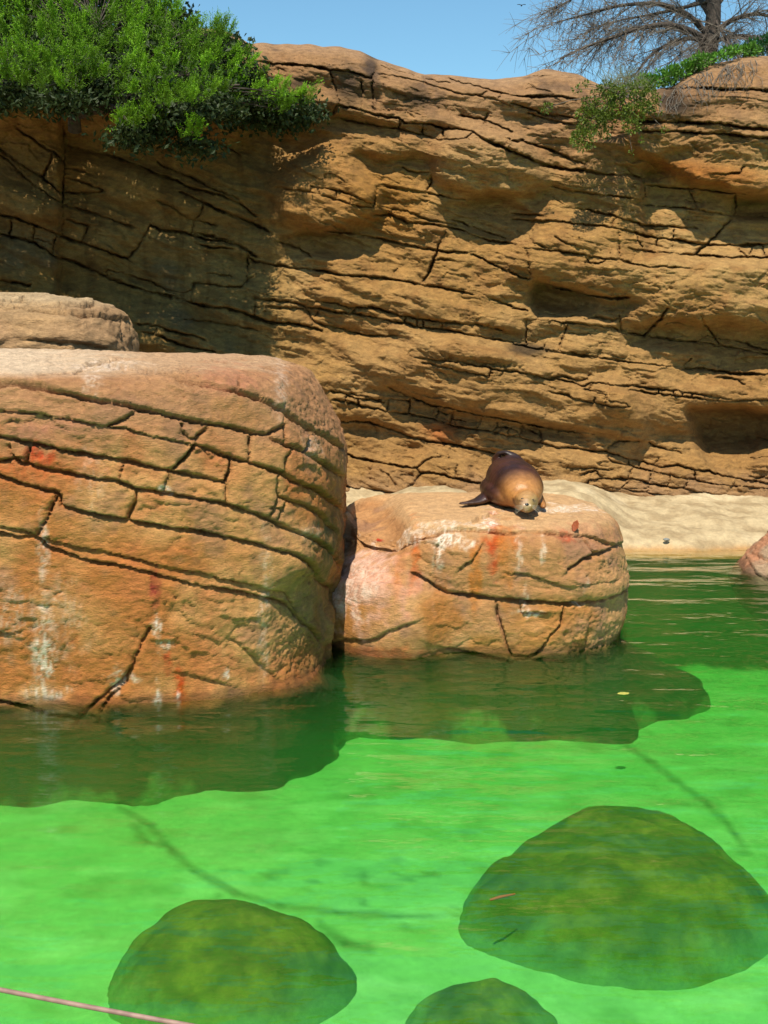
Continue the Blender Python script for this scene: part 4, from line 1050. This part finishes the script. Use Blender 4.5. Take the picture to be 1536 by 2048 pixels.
# dry runners creeping over the right-hand rock
cp = []
for i in range(60):
    a = rng.uniform(1330, 1520); b = float(crest(a)) + 4; n = 9; xs_ = a + np.cumsum(rng.normal(size=n) * 5) + (np.arange(n) * rng.uniform(-4, 2)); ys_ = b + np.cumsum(rng.uniform(2, 12, n))
    j_ = np.clip(np.interp(xs_, pxs, np.arange(NC)).astype(int), 0, NC - 1); ii_ = np.clip([np.searchsorted(PY[:, jj], yy) for jj, yy in zip(j_, ys_)], 0, NR - 1)
    yy_ = Ycl[ii_, j_] - .03 - rng.uniform(0, .06, n); cp.append((at(xs_, ys_, yy_), np.linspace(.006, .003, n)))
V, Fc = tubes(cp, 3); dr = mesh_np('dry_creeper', V, Fc, M_twig); tag(dr, 'thin dry brown runners trailing over the rock at the upper right', 'creeper')

# ================================================================== SEA LION
sl_root = empty('sea_lion', tuple(at_z(1040, 1020, 1.34))); tag(sl_root, 'fat brown sea lion lying on the flat boulder with its head towards the pool', 'sea lion')
import bmesh
from mathutils.bvhtree import BVHTree
EV, EF = [], []
def ell(c, r, rot=(0, 0, 0)):
    th = np.linspace(.02, math.pi - .02, 18)[:, None]; ph = np.linspace(0, 2 * math.pi, 28, endpoint=False)[None, :]
    S = np.stack([np.sin(th) * np.cos(ph), np.sin(th) * np.sin(ph), np.cos(th) + 0 * ph], -1).reshape(-1, 3) * np.array(r)
    S = S @ np.array(Matrix.Rotation(rot[2], 3, 'Z')).T + np.array(c); b = sum(len(v_) for v_ in EV)
    EV.append(S); EF.append(grid_faces(18, 28, True) + b)
def chain(pts, n=14):
    """overlapping ellipsoids along a line: (x, y, z, rx, ry, rz)"""
    pts = np.array(pts, float); t = np.linspace(0, len(pts) - 1, n)
    for s in t: q = [np.interp(s, np.arange(len(pts)), pts[:, k]) for k in range(6)]; ell(q[:3], q[3:])
top_z = 1.335
X0, Y0 = 1.39, 12.85
chain([(1.455, 12.36, top_z + .135, .135, .12, .130), (1.45, 12.48, top_z + .175, .215, .2, .175), (1.44, 12.66, top_z + .215, .262, .24, .220), (1.415, 12.92, top_z + .255, .290, .28, .258),
       (1.39, 13.2, top_z + .265, .265, .28, .265), (1.37, 13.5, top_z + .22, .20, .25, .22), (1.34, 13.8, top_z + .12, .14, .2, .12), (1.33, 14.0, top_z + .08, .08, .14, .07)], 26)
chain([(1.33, 12.62, top_z + .12, .20, .2, .12), (1.27, 12.82, top_z + .145, .20, .25, .145), (1.235, 13.1, top_z + .15, .185, .28, .15), (1.25, 13.45, top_z + .12, .16, .24, .12)], 12)
# head laid on its chin, muzzle to the viewer
ell((1.465, 12.225, top_z + .120), (.126, .150, .118), (0, 0, .15)); ell((1.40, 12.15, top_z + .155), (.04, .05, .03)); ell((1.52, 12.15, top_z + .152), (.04, .05, .03)); ell((1.452, 12.12, top_z + .105), (.085, .10, .075)); ell((1.425, 12.045, top_z + .100), (.047, .05, .042)); ell((1.485, 12.045, top_z + .096), (.047, .05, .042)); ell((1.455, 12.06, top_z + .06), (.06, .06, .035))
ell((1.345, 12.27, top_z + .15), (.016, .03, .014), (0, 0, .4)); ell((1.585, 12.28, top_z + .15), (.016, .03, .014), (0, 0, -.4))
# fore flippers
chain([(1.14, 12.86, top_z + .09, .10, .15, .07), (1.02, 12.76, top_z + .045, .08, .10, .034), (.92, 12.70, top_z + .036, .065, .07, .024), (.83, 12.66, top_z + .032, .04, .045, .016)], 11)
chain([(1.62, 12.72, top_z + .10, .08, .13, .08), (1.665, 12.58, top_z + .05, .055, .10, .045), (1.672, 12.47, top_z + .035, .04, .06, .028)], 8)
# hind flippers curled up over the rump
chain([(1.27, 13.50, top_z + .36, .05, .08, .05), (1.24, 13.42, top_z + .46, .035, .07, .035), (1.285, 13.34, top_z + .545, .035, .07, .028), (1.36, 13.28, top_z + .565, .045, .07, .026), (1.45, 13.24, top_z + .53, .045, .06, .028), (1.50, 13.2, top_z + .47, .05, .07, .04)], 18)
chain([(1.40, 13.86, top_z + .10, .07, .12, .04), (1.5, 14.05, top_z + .05, .07, .12, .025)], 5)
tmp = mesh_np('body_tmp', np.concatenate(EV), np.concatenate(EF), M_twig)
rm = tmp.modifiers.new('r', 'REMESH'); rm.mode = 'VOXEL'; rm.voxel_size = .011; rm.use_smooth_shade = True
sm = tmp.modifiers.new('s', 'SMOOTH'); sm.factor = .6; sm.iterations = 20
dg = bpy.context.evaluated_depsgraph_get(); ev = tmp.evaluated_get(dg); me2 = bpy.data.meshes.new_from_object(ev)
n = len(me2.vertices); V = np.empty(n * 3, np.float32); me2.vertices.foreach_get('co', V); V = V.reshape(-1, 3).astype(float)
me2.name = 'body'; bpy.data.objects.remove(tmp)
V = V + 0
nb = fbm(V * 3.2, 4); fold = np.sin(V[:, 1] * 34 + V[:, 0] * 6 + nb * 2.5) * .0035 * ss(12.3, 12.45, V[:, 1]) * ss(12.95, 12.6, V[:, 1])
V[:, 2] += fold; V[:, 2] = top_z + (V[:, 2] - top_z) * (1 - .09 * ss(12.4, 12.9, V[:, 1]))
col = mixc(C(.032, .012, .009), C(.060, .020, .012), ss(-.4, .4, nb))
chest = ss(12.74, 12.36, V[:, 1] + .25 * (V[:, 2] - top_z)); col = mixc(col, C(.44, .19, .05), chest * ss(1.12, 1.32, V[:, 0]))  # tan chest, painted lighter still as the golden highlight on the front
ck = np.hypot((V[:, 0] - 1.372) / 1.0, (V[:, 2] - top_z - .115) / 1.4); col = mixc(col, C(.05, .022, .012), ss(.05, .025, ck) * ss(12.4, 12.25, V[:, 1]) * .9)  # dark patch left of the head: neck fold's shade put into the colour
col = mixc(col, C(.38, .21, .075), ss(12.32, 12.12, V[:, 1] - .3 * (V[:, 0] - 1.46)) * .8)
muz = ss(.11, .03, np.hypot(np.hypot(V[:, 0] - 1.452, V[:, 2] - top_z - .10), V[:, 1] - 12.04)); col = mixc(col, C(.44, .29, .18), muz * ss(1.50, 1.44, V[:, 0]))
col = mixc(col, C(.25, .18, .065), ss(.13, .05, np.hypot(V[:, 0] - 1.53, V[:, 2] - top_z - .09)) * ss(12.3, 12.15, V[:, 1]) * .8)
flp = np.maximum(ss(1.10, .98, V[:, 0]), ss(top_z + .47, top_z + .50, V[:, 2])); col = mixc(col, C(.030, .018, .014), flp * .85)
low = ss(.07, .0, V[:, 2] - top_z); col = mixc(col, C(.16, .065, .02), low * .5)
for (ex, ez, rr_) in ((1.39, .145, .020), (1.535, .142, .020)):
    d = np.sqrt(((V[:, 0] - ex) / 1.7) ** 2 + ((V[:, 2] - top_z - ez) / .7) ** 2); col = mixc(col, C(.05, .025, .015), ss(.018, .008, d) * ss(12.28, 12.2, V[:, 1]) * .6)
me2.vertices.foreach_set('co', V.astype(np.float32).ravel())
ca_ = me2.color_attributes.new('Col', 'FLOAT_COLOR', 'POINT'); ca_.data.foreach_set('color', np.concatenate([col, np.ones((n, 1))], 1).astype(np.float32).ravel())
M_fur = plain_mat('wet_fur', (1, 1, 1), .40, (.72, .70, .68), 26, .5, bump=.006, attr=True)
me2.materials.clear(); me2.materials.append(M_fur)
for p in me2.polygons: p.use_smooth = True
body = bpy.data.objects.new('body', me2); COL.objects.link(body); body.parent = sl_root; body.matrix_parent_inverse = Matrix.Translation(-sl_root.location)
def small(name, c, r, mat, parent, seg=14, rot=(0, 0, 0)):
    bm = bmesh.new(); M = Matrix.Translation(Vector(c)) @ Matrix.Rotation(rot[2], 4, 'Z') @ Matrix.Rotation(rot[1], 4, 'Y') @ Matrix.Rotation(rot[0], 4, 'X') @ Matrix.Diagonal((*r, 1))
    bmesh.ops.create_uvsphere(bm, u_segments=seg, v_segments=seg // 2 + 2, radius=1, matrix=M)
    me = bpy.data.meshes.new(name); bm.to_mesh(me); bm.free(); me.materials.append(mat)
    for p in me.polygons: p.use_smooth = True
    o = bpy.data.objects.new(name, me); COL.objects.link(o)
    if parent: o.parent = parent; o.matrix_parent_inverse = Matrix.Translation(-parent.location)
    return o
M_dark = plain_mat('dark_wet_skin', (.012, .010, .010), .25, (.02, .016, .014), 30, .6)
def front(x_, z_):              # point of the skin nearest the viewer at that place of the face
    k = np.flatnonzero((np.abs(V[:, 0] - x_) < .014) & (np.abs(V[:, 2] - z_) < .014)); return V[k[np.argmin(V[k, 1])]] if len(k) else np.array([x_, 12.1, z_])
Vb = V
small('nose', front(1.455, top_z + .128) + [0, .004, 0], (.022, .014, .016), M_dark, sl_root)
small('eye', front(1.400, top_z + .178) + [0, .004, 0], (.017, .008, .007), M_dark, sl_root); small('eye', front(1.525, top_z + .170) + [0, .004, 0], (.015, .008, .006), M_dark, sl_root)
wh = []
for s in (-1, 1):
    for k in range(7):
        p0 = np.array([1.455 + s * .045, 12.01, top_z + .085 + .004 * k]); t = np.linspace(0, 1, 5)[:, None]
        wh.append((p0 + np.array([s * .085, -.03 + .01 * k, -.02 + .01 * (k - 3)]) * t + np.array([0, 0, -.02]) * t ** 2, np.linspace(.0013, .0006, 5)))
V, Fc = tubes(wh, 3); o = mesh_np('whiskers', V, Fc, plain_mat('whisker', (.5, .42, .3), .5), sl_root); o['kind'] = 'stuff'

# ================================================================== SMALL THINGS
def leaf_obj(name, c, size, colr, label, cat, rot):
    n = 9; u = np.linspace(0, 1, n); Vt = []
    for i, a in enumerate(u):
        w = math.sin(math.pi * min(a * .95 + .03, 1)) ** .8 * .34
        for j in (-1, -.5, 0, .5, 1): Vt.append((a - .5, j * w * (1 + .15 * math.sin(i * 2.3)), .22 * (j * j) * w + .12 * (a - .5) ** 2 * 2))
    V = np.array(Vt) * size; M = Matrix.Rotation(rot[2], 3, 'Z') @ Matrix.Rotation(rot[1], 3, 'Y') @ Matrix.Rotation(rot[0], 3, 'X')
    V = V @ np.array(M).T + np.array(c); o = mesh_np(name, V, grid_faces(n, 5), plain_mat(name + '_skin', colr, .6, tuple(.7 * k for k in colr), 60))
    so = o.modifiers.new('t', 'SOLIDIFY'); so.thickness = .002
    return tag(o, label, cat)
def on_surface(px, py, P):      # nearest built vertex of a boulder to a picture point, towards the viewer
    x_, y_ = proj(P); v_ = np.hypot(x_ - px, y_ - py) + 400 * np.maximum(P[..., 1] - P[..., 1].min() - 1.6, 0); k = np.unravel_index(np.argmin(v_), v_.shape); return P[k]
c = on_surface(1150, 1062, PS) + np.array([0, -.02, .055]); leaf_obj('dead_leaf', c, .12, (.30, .07, .02), 'red-brown dead leaf standing on the front edge of the sea lion\'s boulder', 'dead leaf', (.3, -1.2, .5))
c = at_z(1247, 1388, .006); leaf_obj('floating_leaf', c, .11, (.45, .42, .08), 'yellow leaf floating on the water in front of the flat boulder', 'floating leaf', (0, 0, .2))
c = at_z(1005, 1795, -.36)
V, Fc = tubes([(np.array([at_z(980, 1800, -.35), at_z(1000, 1794, -.33), at_z(1030, 1788, -.34)]), [.008, .010, .006])], 6)
o = mesh_np('stick', V, Fc, plain_mat('red_stick', (.45, .08, .03), .7)); tag(o, 'short reddish stick lying on the largest submerged boulder', 'stick')
def shore_z(x_, y_):
    return None
M_stone = plain_mat('grey_stone', (.16, .17, .16), .8, (.26, .25, .21), 30, .3, bump=.004)
for (a, b, s, lb_) in ((1333, 1079, .055, 'small grey stone on the pale shore, smaller and farther of two'), (1362, 1086, .085, 'flat dark grey stone at the waterline of the pale shore')):
    zz = .13 if b < 1082 else .06; c = at_z(a, b, zz); small_o = small('stone', c, (s, s * .7, s * .42), M_stone, None, 12, (0, .1, .4)); tag(small_o, lb_, 'stone')
# bird high in the sky
bc = at(1043, 11, 60.0); t = np.linspace(-1, 1, 9)
Vw = np.concatenate([np.stack([t * .20, np.full(9, -.05) + np.abs(t) * .03, .05 * np.sin(np.abs(t) * 2.4)], -1), np.stack([t * .20, np.full(9, .05) + np.abs(t) * .01, .05 * np.sin(np.abs(t) * 2.4)], -1)]) + bc
M_bird = plain_mat('dark_feathers', (.03, .03, .03), .8); bird = empty('bird', tuple(bc)); tag(bird, 'tiny dark bird flying in the blue sky', 'bird')
o = mesh_np('wings', Vw, grid_faces(2, 9), M_bird, bird); o.modifiers.new('t', 'SOLIDIFY').thickness = .008
small('body', bc, (.035, .12, .035), M_bird, bird, 10)
# steel cable of the viewing rail, close to the viewer
ca0, ca1 = at(-420, 1893, 1.25), at(760, 2118, 1.05); t = np.linspace(0, 1, 40)[:, None]
Pc_ = ca0 + (ca1 - ca0) * t + np.array([0, 0, -.004]) * np.sin(t * math.pi)
V, Fc = tubes([(Pc_, np.full(40, .0026))], 12)
o = mesh_np('cable', V, Fc, plain_mat('rusty_steel', (.32, .20, .15), .45, (.22, .13, .10), 60, .5)); tag(o, 'thin reddish steel cable crossing the bottom left corner', 'cable')
